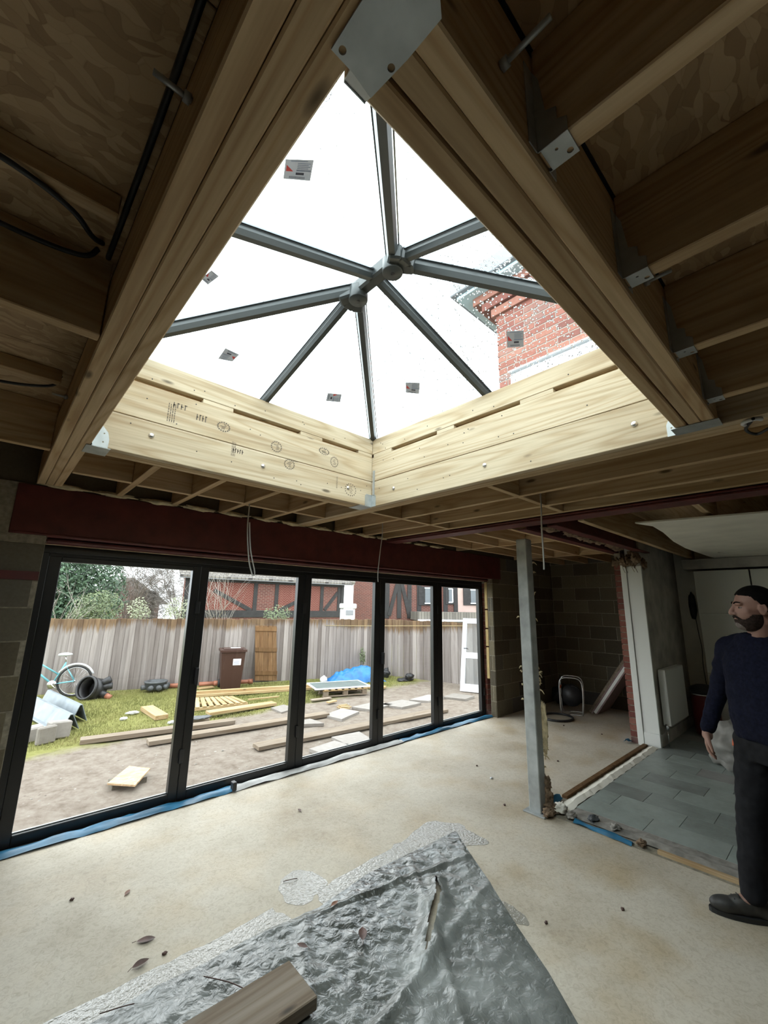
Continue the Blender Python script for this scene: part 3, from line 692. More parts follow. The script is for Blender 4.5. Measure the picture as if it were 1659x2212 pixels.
# ---- big plate and hangers
bp_ = thing('beam_hanger', 'large grey steel hanger plate where two trimmers meet', 'hanger', (.3, .34, 2.46))
bpl = extrude_poly('base_plate', [(.249, .406, 2.4685), (.29, .406, 2.4685), (.333, .412, 2.4685), (.341, .336, 2.4685), (.343, .27, 2.4685), (.325, .258, 2.4685), (.249, .258, 2.4685)], (0, 0, -.004), 'galvanised', bp_)
extrude_poly('folded_lip', [(.289, .4255, 2.468), (.333, .4255, 2.468), (.333, .4255, 2.60), (.289, .4255, 2.60)], (0, .002, 0), 'galvanised', bp_)
extrude_poly('curved_edge', [(.285, .404, 2.4685), (.333, .41, 2.4685), (.333, .4275, 2.474), (.289, .4275, 2.474)], (0, 0, -.0035), 'galvanised', bp_)
for c in ((.262, .395), (.330, .360)): cut_hole(bpl, (c[0], c[1], 2.4665), (0, 0, 1), .006, .03)
h = thing('joist_hanger', 'bright galvanised hanger at the left end of the pale trimmer', 'hanger', (.30, 2.7, 2.468))
box('seat', 'galvanised', .262, .375, 2.655, 2.81, 2.4655, 2.4685, h, .0005)
ear = extrude_poly('rounded_ear', [(.288, 2.657, 2.47), (.36, 2.657, 2.47), (.362, 2.657, 2.52), (.352, 2.657, 2.56), (.325, 2.657, 2.59), (.288, 2.657, 2.60)], (0, .0022, 0), 'galvanised', h)
box('folded_strap', 'galvanised', .284, .2865, 2.63, 2.66, 2.47, 2.62, h, 0)
for zz in (2.50, 2.55): cut_hole(ear, (.335, 2.658, zz), (0, 1, 0), .004, .02)
h = thing('joist_hanger', 'galvanised angle hanger in the corner of the two pale trimmers', 'hanger', (2.28, 2.65, 2.468))
box('seat', 'galvanised', 2.17, 2.2995, 2.655, 2.81, 2.466, 2.4685, h, .0005)
extrude_poly('rounded_ear', [(2.225, 2.657, 2.47), (2.297, 2.657, 2.47), (2.297, 2.657, 2.575), (2.24, 2.657, 2.575), (2.225, 2.657, 2.56)], (0, .0022, 0), 'galvanised', h)
ear = extrude_poly('side_ear', [(2.2975, 2.657, 2.47), (2.2975, 2.605, 2.47), (2.2975, 2.605, 2.56), (2.2975, 2.62, 2.575), (2.2975, 2.657, 2.575)], (.002, 0, 0), 'galvanised', h)
box('strap', 'post_steel', 2.294, 2.2985, 2.622, 2.645, 2.57, 2.79, h, 0)
for yy, zz in ((2.63, 2.49), (2.63, 2.53), (2.62, 2.56)): cut_hole(ear, (2.2985, yy, zz), (1, 0, 0), .003, .02)
h = thing('joist_hanger', 'flat hanger shoe where the split-edge trimmer meets the bolted trimmer', 'hanger', (2.3, .35, 2.468))
box('seat', 'galvanised', 2.20, 2.298, .262, .44, 2.4645, 2.4685, h, .0005)
ear = extrude_poly('rounded_ear', [(2.2975, .427, 2.47), (2.2975, .475, 2.47), (2.2975, .475, 2.53), (2.2975, .455, 2.57), (2.2975, .427, 2.59)], (.002, 0, 0), 'galvanised', h)
cut_hole(ear, (2.2985, .455, 2.51), (1, 0, 0), .004, .02)
# threaded rods through the trimmers
for i_, ((px, py), Lr) in enumerate((((412, 217), .065), ((222, 670), .06), ((146, 859), .06))):
    q = X(px, py, .134)
    r_ = thing('threaded_rod', ORD[i_] + ' threaded rod out of the long triple trimmer, counted from the large hanger plate', 'rod', (.134, q.y, q.z), 'rods through the left trimmer')
    tube('rod', [(.137, q.y, q.z), (.134 - Lr, q.y, q.z)], .0055, 'galvanised', r_); lathe('nut', [(.011, -.006), (.011, .006)], 'post_steel', r_, (.127, q.y, q.z), 6, 'x')
for i_, ((px, py), Lr) in enumerate((((1083, 145), .09), ((1392, 612), .07))):
    q = Y(px, py, .275)
    r_ = thing('threaded_rod', 'threaded rod out of the split-edge trimmer, ' + ['beside the large hanger plate', 'beside the second grey hanger'][i_], 'rod', (q.x, .275, q.z), 'rods through the split-edge trimmer')
    tube('rod', [(q.x, .278, q.z), (q.x, .275 - Lr, q.z)], .0055, 'galvanised', r_); lathe('nut', [(.011, -.006), (.011, .006)], 'post_steel', r_, (q.x, .268, q.z), 6, 'y')
# ================================================================== ROOF LANTERN
LZ = 3.10; RZ = 3.455; RX = 1.297; RY0, RY1 = 1.375, 1.66
ln = thing('roof_lantern', 'grey aluminium pyramid rooflight with eight wet glass panes', 'rooflight', (1.3, 1.5, 3.085))
C = {'nl': Vector((.20, .33, LZ)), 'nr': Vector((2.40, .33, LZ)), 'fl': Vector((.20, 2.76, LZ)), 'fr': Vector((2.40, 2.76, LZ))}
MID = {'l': Vector((.20, 1.52, LZ)), 'r': Vector((2.40, 1.50, LZ)), 'n': Vector((1.30, .33, LZ)), 'f': Vector((1.27, 2.76, LZ))}
R0 = Vector((RX, RY0, RZ)); R1 = Vector((RX, RY1, RZ)); RM = Vector((RX, 1.52, RZ))
box('base_frame', 'black_alu', .16, 2.44, 2.70, 2.80, 3.083, 3.105, ln); box('base_frame', 'black_alu', .16, 2.44, .29, .385, 3.083, 3.105, ln)
box('base_frame', 'black_alu', .16, .245, .385, 2.70, 3.083, 3.105, ln); box('base_frame', 'black_alu', 2.342, 2.44, .385, 2.70, 3.083, 3.105, ln)
def bar(name, a, b, w, d):
    a = Vector(a); b = Vector(b); x = (b - a).normalized(); y = Vector((0, 0, 1)).cross(x).normalized(); z = x.cross(y)
    if z.z < 0: z = -z
    prof = [(-w / 2, .0), (-w / 2, -d * .55), (-w * .28, -d), (w * .28, -d), (w / 2, -d * .55), (w / 2, 0)]
    vs = [a + y * p[0] + z * p[1] for p in prof] + [b + y * p[0] + z * p[1] for p in prof]; n = 6
    fs = [tuple(range(n)), tuple(range(2 * n - 1, n - 1, -1))] + [(i, (i + 1) % n, n + (i + 1) % n, n + i) for i in range(n)]
    o = mesh(name, vs, fs, 'lantern_grey', ln)
    for s in (-1, 1):
        e = y * (s * (w / 2 + .006)); q = [a + e + z * -.004, b + e + z * -.004]
        vs, fs = sweep(q, .005, 4); mesh('gasket', vs, fs, 'lantern_gasket', o)
    return o
for c, r in (('nl', R0), ('nr', R0), ('fl', R1), ('fr', R1)): bar('hip_bar', r, C[c], .058, .06)
bar('rafter_bar', RM, MID['l'], .05, .05); bar('rafter_bar', RM, MID['r'], .05, .05); bar('rafter_bar', R0, MID['n'], .05, .05); bar('rafter_bar', R1, MID['f'], .05, .05)
rd = box('ridge', 'lantern_grey', RX - .035, RX + .035, RY0 - .02, RY1 + .02, RZ - .065, RZ + .02, ln, .012)
for yy in (RY0, RY1):
    hb = lathe('hub_disc', [(.052, -.10), (.055, -.095), (.055, -.02), (.03, .0)], 'lantern_grey', ln, (RX, yy, RZ), 24)
    lathe('hub_screw', [(.010, -.0015), (.010, .001)], 'black_plastic', hb, (RX, yy, RZ - .1005), 12)
    for an in ((-.6, .8) if yy > 1.5 else (-.6, -.8)), ((.6, .8) if yy > 1.5 else (.6, -.8)), ((0, 1) if yy > 1.5 else (0, -1)):
        v = Vector((an[0], an[1], -.25)).normalized(); a = Vector((RX, yy, RZ - .035)); along(a, a + v * .12, 'connector_sleeve', 'lantern_grey', .07, .075, ln, .01)
panes = [('nl', 'l', RM, R0), ('l', 'fl', R1, RM), ('fl', 'f', R1), ('f', 'fr', R1), ('fr', 'r', RM, R1), ('r', 'nr', R0, RM), ('nr', 'n', R0), ('n', 'nl', R0)]
PN = []
def drops(pane, tri, nrm, n, seed, dense=None, rmin=.0016, rmax=.0042):
    rr = random.Random(seed); vs = []; fs = []
    a, b, c = tri
    for i in range(n):
        u, v = rr.random(), rr.random()
        if u + v > 1: u, v = 1 - u, 1 - v
        if dense: u = u ** dense
        p = a + (b - a) * u + (c - a) * v; r = rr.uniform(rmin, rmax); e = (b - a).normalized(); g = nrm.cross(e); k0 = len(vs)
        for q in range(6): an = q * 1.0472; vs.append(p + (e * math.cos(an) * r + g * math.sin(an) * r * rr.uniform(.8, 1.5)))
        vs.append(p + nrm * r * .55)
        for q in range(6): fs.append((k0 + q, k0 + (q + 1) % 6, k0 + 6))
        fs.append(tuple(k0 + q for q in range(5, -1, -1)))
    o = mesh('raindrops', vs, fs, 'raindrop', pane, None, True); o['kind'] = 'stuff'
for i, pn in enumerate(panes):
    cs = [(C | MID)[k_] for k_ in pn[:2]] + list(pn[2:]); nrm = (cs[1] - cs[0]).cross(cs[2] - cs[0]).normalized()
    if nrm.z < 0: nrm = -nrm
    lo = [c + nrm * .004 for c in cs]
    p = extrude_poly('glass_pane', lo, nrm * .02, 'lantern_glass', ln); PN.append((p, lo[0], nrm))
    up = [c + nrm * .0242 for c in cs]
    drops(p, (up[0], up[1], up[2]), nrm, 260 if i not in (4, 5, 6) else 1300, i, None if i not in (4, 5) else .8, .0022, .0055 if i not in (4, 5, 6) else .0075)
def sticker(pane_i, corners, flip=False):
    """paper label seen from below through pane; corners are photo pixels tl,tr,br,bl as read (print mirrored)"""
    p, p0, nrm = PN[pane_i]; off = p0 - nrm * .0008
    q = [PL(cx, cy, off, nrm) for cx, cy in corners]
    s = extrude_poly('paper_label', q, nrm * .0006, 'paper_blue', p)
    def uv(u, v): a = q[0].lerp(q[1], u); b = q[3].lerp(q[2], u); return a.lerp(b, v) - nrm * .0006
    def poly(pts, mat): mesh('label_print', [uv(*t) for t in pts], [tuple(range(len(pts)))], mat, s, None, False, False)
    poly([(.06, .26), (.06, .58), (.32, .58)], 'print_red')
    poly([(.42, .62), (.72, .62), (.72, .74), (.42, .74)], 'print_dark')
    for k_, v0 in enumerate((.16, .24, .32, .40)): poly([(.45, v0), (.92 - .07 * (k_ % 2), v0), (.92 - .07 * (k_ % 2), v0 + .035), (.45, v0 + .035)], 'print_grey')
    poly([(.43, .48), (.95, .48), (.95, .56), (.43, .56)], 'print_grey')
    u = .2
    while u < .78: poly([(u, .82), (u + .02, .82), (u + .02, .93), (u, .93)], 'print_dark'); u += .045
    poly([(.2, .05), (.8, .05), (.8, .09), (.2, .09)], 'print_grey')
sticker(0, [(617, 344), (678, 346), (670, 391), (612, 386)])
sticker(1, [(457, 584), (473, 597), (449, 615), (434, 602)])
sticker(2, [(502, 781), (471, 775), (487, 752), (517, 766)])
sticker(3, [(738, 852), (735, 869), (704, 866), (708, 849)])
sticker(4, [(876, 826), (907, 827), (905, 851), (877, 848)])
sticker(5, [(1094, 716), (1131, 714), (1131, 749), (1096, 751)])
# pencil scrawl on the near pane
p, p0, nrm = PN[0]
sq = [PL(a, b, p0 - nrm * .001, nrm) for a, b in ((722, 188), (719, 200), (714, 206), (717, 196), (711, 214), (703, 220), (700, 213), (708, 210), (716, 218))]
tube('pencil_scrawl', spline(sq, 4), .0009, 'print_dark', p, 4)
# ---- upper storey of the house seen through the lantern
hs = thing('house_wall', 'red brick upper storey of the house seen through the rooflight', 'wall', (3.75, 1, 2.9))
box('core', 'mortar_light', 3.739, 8.2, YB, 2.22, 2.86, 5.0, hs, 0)
n_ = 0
for r in range(27):
    z = 3.0 + r * .075; y = 2.24 - (.1125 if r % 2 else 0)
    if r % 2: box('brick', 'brick_house', 3.735, 3.80, y + .01, 2.235, z, z + .063, hs, .002)
    while y > .2:
        box('brick', 'brick_house', 3.735, 3.80, max(y - .215, .0), y, z, z + .063, hs, .002); y -= .225
for r in range(27):
    z = 3.0 + r * .075
    for q in range(3): box('brick', 'brick_house', 3.80 + q * .225 + (.1 if r % 2 else 0), 4.015 + q * .225 + (.1 if r % 2 else 0), 2.16, 2.235, z, z + .063, hs, .002)
for k_ in range(3): box('corbel', 'brick_house', 3.70 - k_ * .03, 4.4, YB, 2.28 + k_ * .10, 4.86 + k_ * .11, 4.96 + k_ * .11, hs, .004)
box('soffit', 'soffit_blue', 3.52, 8.5, YB, 2.62, 5.18, 5.22, hs, .004); box('roof_edge', 'lead', 3.46, 8.6, YB, 2.68, 5.22, 5.42, hs, .01)
fb = box('white_trim_band', 'water_strip', 3.66, 3.735, YB, 2.06, 3.90, 4.04, hs, .01); box('trim_lip', 'white_pvc', 3.62, 3.735, YB, 2.06, 4.04, 4.06, fb, .004)

# ================================================================== GARDEN
random.seed(21)
# ground
vs = []; fs = []; nx, ny = 90, 110
for j in range(ny + 1):
    for i in range(nx + 1):
        x = -6 + 40 * (i / nx) ; y = 4.19 + 36 * (j / ny) ** 1.6
        h = .035 * noise.noise(Vector((x * .9, y * .9, 0))) + (.02 * noise.noise(Vector((x * 3.1, y * 3.1, 5))) if y < 8.6 else 0)
        vs.append((x, y, ZG - .02 + h))
for j in range(ny):
    for i in range(nx): fs.append((j * (nx + 1) + i, j * (nx + 1) + i + 1, (j + 1) * (nx + 1) + i + 1, (j + 1) * (nx + 1) + i))
gd = mesh('ground', vs, fs, 'garden_ground', None, (0, 0, 0), True); S(gd); gd['label'] = 'garden of churned soil and patchy lawn outside the doors'
gs = S(mesh('ground_side', [(-16, -9, ZG - .03), (-1.7, -9, ZG - .03), (-1.7, 4.19, ZG - .03), (-6, 4.19, ZG - .03), (-6, 40, ZG - .03), (-16, 40, ZG - .03)], [(0, 1, 2, 3, 4, 5)], 'garden_ground', None, (0, 0, 0))); gs['label'] = 'bare ground beside the house'
def lawn_ok(x, y): return y - .10 * x > 8.2 + .5 * noise.noise(Vector((x * .8, y * .8, 3)))
FA, FB, FC = Vector((1.0, 13.35, ZG)), Vector((9.85, 10.5, ZG)), Vector((10.85, 6.6, ZG))
FD = (FB - FA).normalized(); FN = Vector((FD.y, -FD.x, 0))     # towards the house
GD = (FC - FB).normalized(); GN = Vector((GD.y, -GD.x, 0))
# fence: boards nailed over rails
def fence(a, b, top, label, posts):
    f = thing('fence', label, 'fence', a); d = (b - a).normalized(); n = Vector((d.y, -d.x, 0)); L = (b - a).length; s = 0; k = 0; ang = math.atan2(d.y, d.x)
    while s < L - .02:
        w = random.uniform(.112, .132); h = top - ZG + random.uniform(-.015, .012); w2 = min(w, L - s)
        c = a + d * (s + w2 / 2) + n * (.02 if k % 2 else .0) + Vector((0, 0, h / 2))
        o = cbox('fence_board', 'fence_wood', c, (round(w2 * 200) / 200, .018, round(h * 100) / 100), f, .006, (0, 0, ang)); s += w - .006; k += 1
    for z in (.35, 1.35): along(a - n * .03 + Vector((0, 0, z)), b - n * .03 + Vector((0, 0, z)), 'rail', 'fence_wood', .04, .08, f)
    for s in posts: cbox('fence_post', 'gate_wood', a + d * s + n * .045 + Vector((0, 0, (top - ZG) / 2)), (.085, .07, top - ZG), f, .004, (0, 0, ang))
    return f
fence(FA, FB, 1.19, 'weathered grey featherboard fence along the end of the garden', [8.95])
fence(FB, FC, 1.19, 'brown-stained board fence down the side behind the white door', [])
# pale cord strung along the fence
def fp(px, py, off): return PL(px, py, FA + FN * off, FN)
def sp(px, py, off): return PL(px, py, FB + GN * off, GN)
tag(tube('cord', [fp(703, 1351, .045), fp(760, 1352, .045), fp(795, 1352, .09), fp(815, 1352, .14), sp(858, 1352, .10), sp(940, 1352, .06), sp(1012, 1352, .06)], .008, 'straw', None, 6), 'pale cord strung along the top of the fence', 'cord')

# ledged gate leaning on the fence
gt = thing('gate', 'brown ledged timber gate leaning against the grey fence', 'gate', fp(573, 1468, .22))
c0, c1, c2, c3 = fp(550, 1470, .22), fp(598, 1470, .20), fp(597, 1352, .06), fp(551, 1351, .06)
for i in range(5):
    p0 = c0.lerp(c1, i / 5 + .004); p1 = c0.lerp(c1, (i + 1) / 5 - .004); q1 = c3.lerp(c2, (i + 1) / 5 - .004); q0 = c3.lerp(c2, i / 5 + .004)
    extrude_poly('gate_board', [p0, p1, q1, q0], FN * .02, 'gate_wood', gt)
for t in (.10, .52, .90):
    a = c0.lerp(c3, t); b_ = c1.lerp(c2, t); extrude_poly('ledge', [a + FN * .02, b_ + FN * .02, b_ + FN * .02 + Vector((0, 0, .11)), a + FN * .02 + Vector((0, 0, .11))], FN * .025, 'gate_wood', gt)
# wheelie bin
bb0 = G(494, 1483) + FN * .20; bn = thing('wheelie_bin', 'brown wheeled garden bin with white label by the fence', 'bin', bb0)
w0, w1, hh = .235, .30, .93
e1 = FD; e2 = FN
def P3(u, v, z): return bb0 + e1 * u + e2 * v + Vector((0, 0, z))
vs = [P3(-w0, -w0, .05), P3(w0, -w0, .05), P3(w0, w0, .0), P3(-w0, w0, .0), P3(-w1, -w1, hh), P3(w1, -w1, hh), P3(w1, w1, hh), P3(-w1, w1, hh)]
mesh('bin_body', vs, [(0, 1, 2, 3), (4, 5, 6, 7), (0, 1, 5, 4), (1, 2, 6, 5), (2, 3, 7, 6), (3, 0, 4, 7)], 'brown_plastic', bn)
ld = extrude_poly('lid', [P3(-w1 - .03, -w1 - .05, hh), P3(w1 + .03, -w1 - .05, hh), P3(w1 + .03, w1 + .04, hh), P3(-w1 - .03, w1 + .04, hh)], (0, 0, .055), 'brown_plastic', bn)
extrude_poly('lid_crown', [P3(-w1 * .8, -w1 * .8, hh + .055), P3(w1 * .8, -w1 * .8, hh + .055), P3(w1 * .8, w1 * .8, hh + .055), P3(-w1 * .8, w1 * .8, hh + .055)], (0, 0, .02), 'brown_plastic', ld)
extrude_poly('lid_notice', [P3(-.05, -.12, hh + .076), P3(.2, -.12, hh + .076), P3(.2, .02, hh + .076), P3(-.05, .02, hh + .076)], (0, 0, .002), 'paper_white', ld)
for s in (-1, 1):
    wv = tube('wheel', [P3(s * .25 - .03, -.22, .10), P3(s * .25 + .03, -.22, .10)], .10, 'rubber', bn, 18)
tube('rear_handle', [P3(-.25, -w1 - .07, hh + .02), P3(.25, -w1 - .07, hh + .02)], .018, 'brown_plastic', bn)
vl = extrude_poly('address_label', [P3(.0, .285, .60), P3(.20, .285, .60), P3(.20, .298, .76), P3(.0, .298, .76)], FN * .004, 'paper_white', bn)
for k_ in range(4): extrude_poly('label_print', [P3(.02, .292 , .63 + k_ * .03), P3(.16, .292, .63 + k_ * .03), P3(.16, .2935, .643 + k_ * .03), P3(.02, .2935, .643 + k_ * .03)], FN * .0045, 'print_grey', vl)
# terracotta drain pipes by the fence
for (a, b_, lb_) in ((( 360, 1478), (425, 1474), 'long terracotta plastic drain pipe lying against the fence left of the bin'), ((430, 1476), (472, 1474), 'terracotta pipe length running behind the bin wheel'), ((512, 1473), (545, 1471), 'short terracotta pipe between bin and timber gate')):
    p0 = fp(a[0], a[1], .12); p1 = fp(b_[0], b_[1], .12); p0.z = p1.z = ZG + .055
    t = thing('drain_pipe', lb_, 'pipe', p0); tube('pipe', [p0, p1], .055, 'terracotta_pipe', t, 16); d_ = (p1 - p0).normalized(); tube('socket', [p1 - d_ * .12, p1 + d_ * .01], .066, 'terracotta_pipe', t, 16)
# grey chamber ring lying flat
c = fp(336, 1482, .32); c.z = ZG + .03
rg = thing('chamber_ring', 'low dark grey plastic chamber base with pipe stubs by the fence', 'drain chamber', c)
lathe('ring', [(.20, 0), (.25, .02), (.25, .16), (.27, .17), (.27, .20), (.20, .20), (.20, .05)], 'dark_grey_plastic', rg, c, 24)
for an in (-2.2, -1.57, -.9, .1, 3.2): v = Vector((math.cos(an), math.sin(an), 0)); tube('pipe_stub', [c + v * .2 + Vector((0, 0, .07)), c + v * .33 + Vector((0, 0, .07))], .06, 'dark_grey_plastic', rg, 14)
# black inspection chamber on its side with terracotta stub
c = fp(190, 1476, .88); c.z = ZG + .24
ch = thing('inspection_chamber', 'black plastic inspection chamber tipped on its side with orange stub', 'drain chamber', (c.x, c.y, ZG))
ax_ = (FN * .75 - FD * .55 + Vector((0, 0, .25))).normalized(); u_ = ax_.orthogonal().normalized(); w_ = ax_.cross(u_)
hollow('rim', c + ax_ * -.02, c + ax_ * .05, .26, .222, 'black_plastic', ch); hollow('barrel', c + ax_ * -.30, c + ax_ * -.02, .235, .215, 'black_plastic', ch); tube('base_cap', [c + ax_ * -.34, c + ax_ * -.30], .235, 'black_plastic', ch, 24)
for v in (FD * .9 + Vector((0, 0, .5)), FD * 1.0 + Vector((0, 0, .1)), FD * .85 + FN * .2 - Vector((0, 0, .45))):
    v = v.normalized(); tube('branch_socket', [c + v * .15 - ax_ * .14, c + v * .40 - ax_ * .14], .075, 'black_plastic', ch, 16)
v = (FD * .85 + FN * .3 - Vector((0, 0, .42))).normalized(); tube('orange_stub', [c + v * .36 - ax_ * .14, c + v * .48 - ax_ * .14], .06, 'terracotta_pipe', ch, 16)
# bicycle leaning on the fence
bk = thing('bicycle', 'pale blue bicycle with white saddle leaning against the fence', 'bicycle', fp(150, 1497, .5))
def bp(px, py, o=.45): return fp(px, py, o)
wc1 = bp(161, 1470); wc1.z = ZG + .34; R_ = .33
fw = wc1 - FD * 1.05
def wheel(c, nm):
    ring = [c + FD * (R_ * math.cos(t * .2618)) + Vector((0, 0, R_ * math.sin(t * .2618))) for t in range(24)]
    w = tube(nm, ring, .022, 'rubber', bk, 8, True)
    rim = [c + FD * ((R_ - .03) * math.cos(t * .2618)) + Vector((0, 0, (R_ - .03) * math.sin(t * .2618))) for t in range(24)]
    tube('rim', rim, .009, 'chrome', w, 6, True); tube('hub', [c - FN * .05, c + FN * .05], .025, 'chrome', w, 10)
    for k_ in range(18): a = k_ * .349; tube('spoke', [c, c + FD * ((R_ - .03) * math.cos(a)) + Vector((0, 0, (R_ - .03) * math.sin(a)))], .0018, 'chrome', w, 4)
wheel(wc1, 'rear_wheel'); wheel(fw, 'front_wheel')
BBk = wc1 - FD * .42 + Vector((0, 0, -.05)); seat_ = wc1 - FD * .22 + Vector((0, 0, .42)); head_ = fw + FD * .20 + Vector((0, 0, .50)); headl = fw + FD * .16 + Vector((0, 0, .36))
up_ = Vector((0, 0, 1))
tube('down_tube', [headl, BBk], .022, 'bike_blue', bk); tube('top_tube', [head_, BBk.lerp(seat_, .45)], .018, 'bike_blue', bk); tube('seat_tube', [BBk, seat_], .016, 'bike_blue', bk)
tube('head_tube', [headl - up_ * .04, head_ + up_ * .04], .022, 'bike_blue', bk)
for s in (-1, 1):
    tube('chain_stay', [BBk, wc1 + FN * .05 * s], .011, 'bike_blue', bk); tube('seat_stay', [seat_ - up_ * .06, wc1 + FN * .05 * s], .009, 'bike_blue', bk); tube('fork_leg', [headl, fw + FN * .05 * s], .012, 'chrome', bk)
tube('seat_post', [seat_, seat_ + up_ * .14 - FD * .03], .012, 'chrome', bk)
blob('saddle', seat_ + up_ * .18 - FD * .04, (.14, .075, .04), 'white_pvc', bk, 3, .15)
tube('handlebar', spline([head_ + up_ * .12 + FN * .28 + FD * .12, head_ + up_ * .14 + FN * .12, head_ + up_ * .10, head_ + up_ * .14 - FN * .12, head_ + up_ * .12 - FN * .28 + FD * .12], 5), .011, 'chrome', bk); tube('stem', [head_, head_ + up_ * .11], .013, 'chrome', bk)
tube('chainring', [BBk + FN * .045, BBk + FN * .052], .09, 'chrome', bk, 20); tube('crank', [BBk + FN * .06, BBk + FN * .06 + FD * .12 - up_ * .12], .009, 'chrome', bk)
arc = [wc1 + FD * ((R_ + .05) * math.cos(t * .2)) + up_ * ((R_ + .05) * math.sin(t * .2)) for t in range(2, 14)]; tube('mudguard', arc, .022, 'white_pvc', bk, 6)
# galvanised lintels and stone blocks
def lintel(a, b, h, w, lab):
    a = Vector(a); b = Vector(b); d = (b - a).normalized(); n = Vector((d.y, -d.x, 0)); t = thing('steel_lintel', lab, 'lintel', b)
    def pt(o, u, z): return o + n * u + Vector((0, 0, z))
    prof = [(-w, .0), (-w, .012), (-.16 * w, h), (.16 * w, h), (w, .012), (w * 1.5, .012), (w * 1.5, .0), (w * .93, .0), (.12 * w, h - .012), (-.12 * w, h - .012), (-w * .93, 0)]
    n0 = len(prof); vs = [pt(a, *p) for p in prof] + [pt(b, *p) for p in prof]
    mesh('folded_sheet', vs, [tuple(range(n0)), tuple(range(2 * n0 - 1, n0 - 1, -1))] + [(i, (i + 1) % n0, n0 + (i + 1) % n0, n0 + i) for i in range(n0)], 'galvanised_sheet', t)
    tube('drip_roll', [pt(a, w * 1.5, .012), pt(b, w * 1.5, .012)], .014, 'galvanised_sheet', t, 8)
    return t
lintel(G(100, 1522), G(170, 1560), .30, .13, 'galvanised folded steel lintel lying on the lawn, rear of the pair')
lintel(G(72, 1535), G(150, 1578), .26, .14, 'galvanised folded steel lintel lying beside the stone blocks')
for i, (px, py, s, rz) in enumerate(((1.22, 9.15, (.30, .22, .26), .2), (1.04, 8.90, (.26, .09, .26), .35), (.88, 9.20, (.28, .2, .22), .15))):
    c = Vector((px, py, ZG)); o = cbox('stone_block', 'paver', (c.x, c.y, ZG + s[2] / 2 - .02), s, None, .02)
    o.rotation_euler = (.06 * (i - 1), .08 * (1 - i), rz); tag(o, ['pale stone block, largest beside the lintels', 'thin stone slab standing in front of the blocks by the lintels', 'rough stone block under the lintel end'][i], 'stone')

# timber lying about
def gplank(a, b, w, h, mat, lab, lift=0.0, name='plank'):
    p0 = G(*a); p1 = G(*b); p0.z = p1.z = ZG + h / 2 + lift
    return tag(along(p0, p1, name, mat, w, h, None, .004), lab, 'plank')
gplank((172, 1606), (505, 1562), .20, .07, 'plank_x', 'long weathered board lying at the edge of the lawn')
gplank((318, 1608), (706, 1546), .22, .065, 'plank_x', 'long weathered board on bare soil ending by the paving slab')
gplank((552, 1618), (960, 1536), .24, .055, 'plank_x', 'scaffold board half sunk in the soil next to the doors')
gplank((448, 1546), (592, 1524), .24, .055, 'new_pine_x', 'clean wide pine board beside the slatted panel', .02)
gplank((404, 1561), (452, 1557), .13, .06, 'plank_x', 'short board with a felt scrap on it')
gplank((416, 1505), (676, 1488), .12, .06, 'new_pine_x', 'upper of two long new pine lengths on the lawn', .0595)
gplank((412, 1506), (672, 1489), .18, .06, 'new_pine_x', 'lower of two long new pine lengths on the lawn')
gplank((602, 1506), (536, 1513), .05, .03, 'new_pine_x', 'thin pine batten between the new lengths and slatted panel')
gplank((785, 1484), (830, 1488), .35, .05, 'new_pine_x', 'pine offcut behind the pallet')
gplank((672, 1514), (714, 1509), .13, .03, 'plank_x', 'grey offcut next to the pallet legs'); gplank((708, 1519), (725, 1515), .10, .03, 'new_pine_x', 'short orange offcut next to the pallet legs')
gplank((428, 1489), (460, 1485), .20, .03, 'new_pine_x', 'small pine offcut in front of the bin')
# OSB offcut near the doors
osbp = [G(*p) for p in ((230, 1706), (290, 1710), (323, 1672), (277, 1667))]
tag(extrude_poly('osb_offcut', [p + Vector((0, 0, .05)) for p in osbp], (0, 0, .02), 'osb_offcut'), 'square strand board offcut propped on the soil outside the doors', 'board')
cp = sum(osbp, Vector()) / 4
tag(box('concrete_block', 'block', cp.x - .22, cp.x + .16, cp.y - .12, cp.y + .1, ZG - .03, ZG + .052, None, .005), 'grey block carrying the strand board offcut', 'block')
# thick pine offcut and white scraps on the lawn
a = G(316, 1534); b_ = G(349, 1555); a.z = b_.z = ZG + .045
tag(along(a, b_, 'timber_offcut', 'new_pine_x', .23, .08), 'thick orange pine offcut lying on the lawn', 'plank')
for (px, py, s, lb_) in ((286, 1542, .11, 'white plastic scrap beside the thick pine offcut'), (266, 1555, .07, 'small white scrap alone on the lawn'), (370, 1563, .06, 'small white scrap at the lawn edge')):
    c = G(px, py); tag(blob('plastic_scrap', (c.x, c.y, ZG + .02), (s, s * .6, .03), 'white_pvc', None, int(px), .5), lb_, 'litter')
# slatted panel
sl = thing('slatted_panel', 'new pine slatted panel lying on the lawn', 'panel', G(478, 1524))
q = [G(418, 1537), G(536, 1524), G(502, 1511), G(420, 1515)]
for t in (.04, .5, .94):
    along(q[0].lerp(q[3], t) + Vector((0, 0, .03)), q[1].lerp(q[2], t) + Vector((0, 0, .03)), 'bearer', 'new_pine_x', .07, .05, sl)
for i in range(8):
    t = (i + .5) / 8; along(q[0].lerp(q[1], t) + Vector((0, 0, .068)), q[3].lerp(q[2], t) + Vector((0, 0, .068)), 'slat', 'new_pine_x', .085, .022, sl)
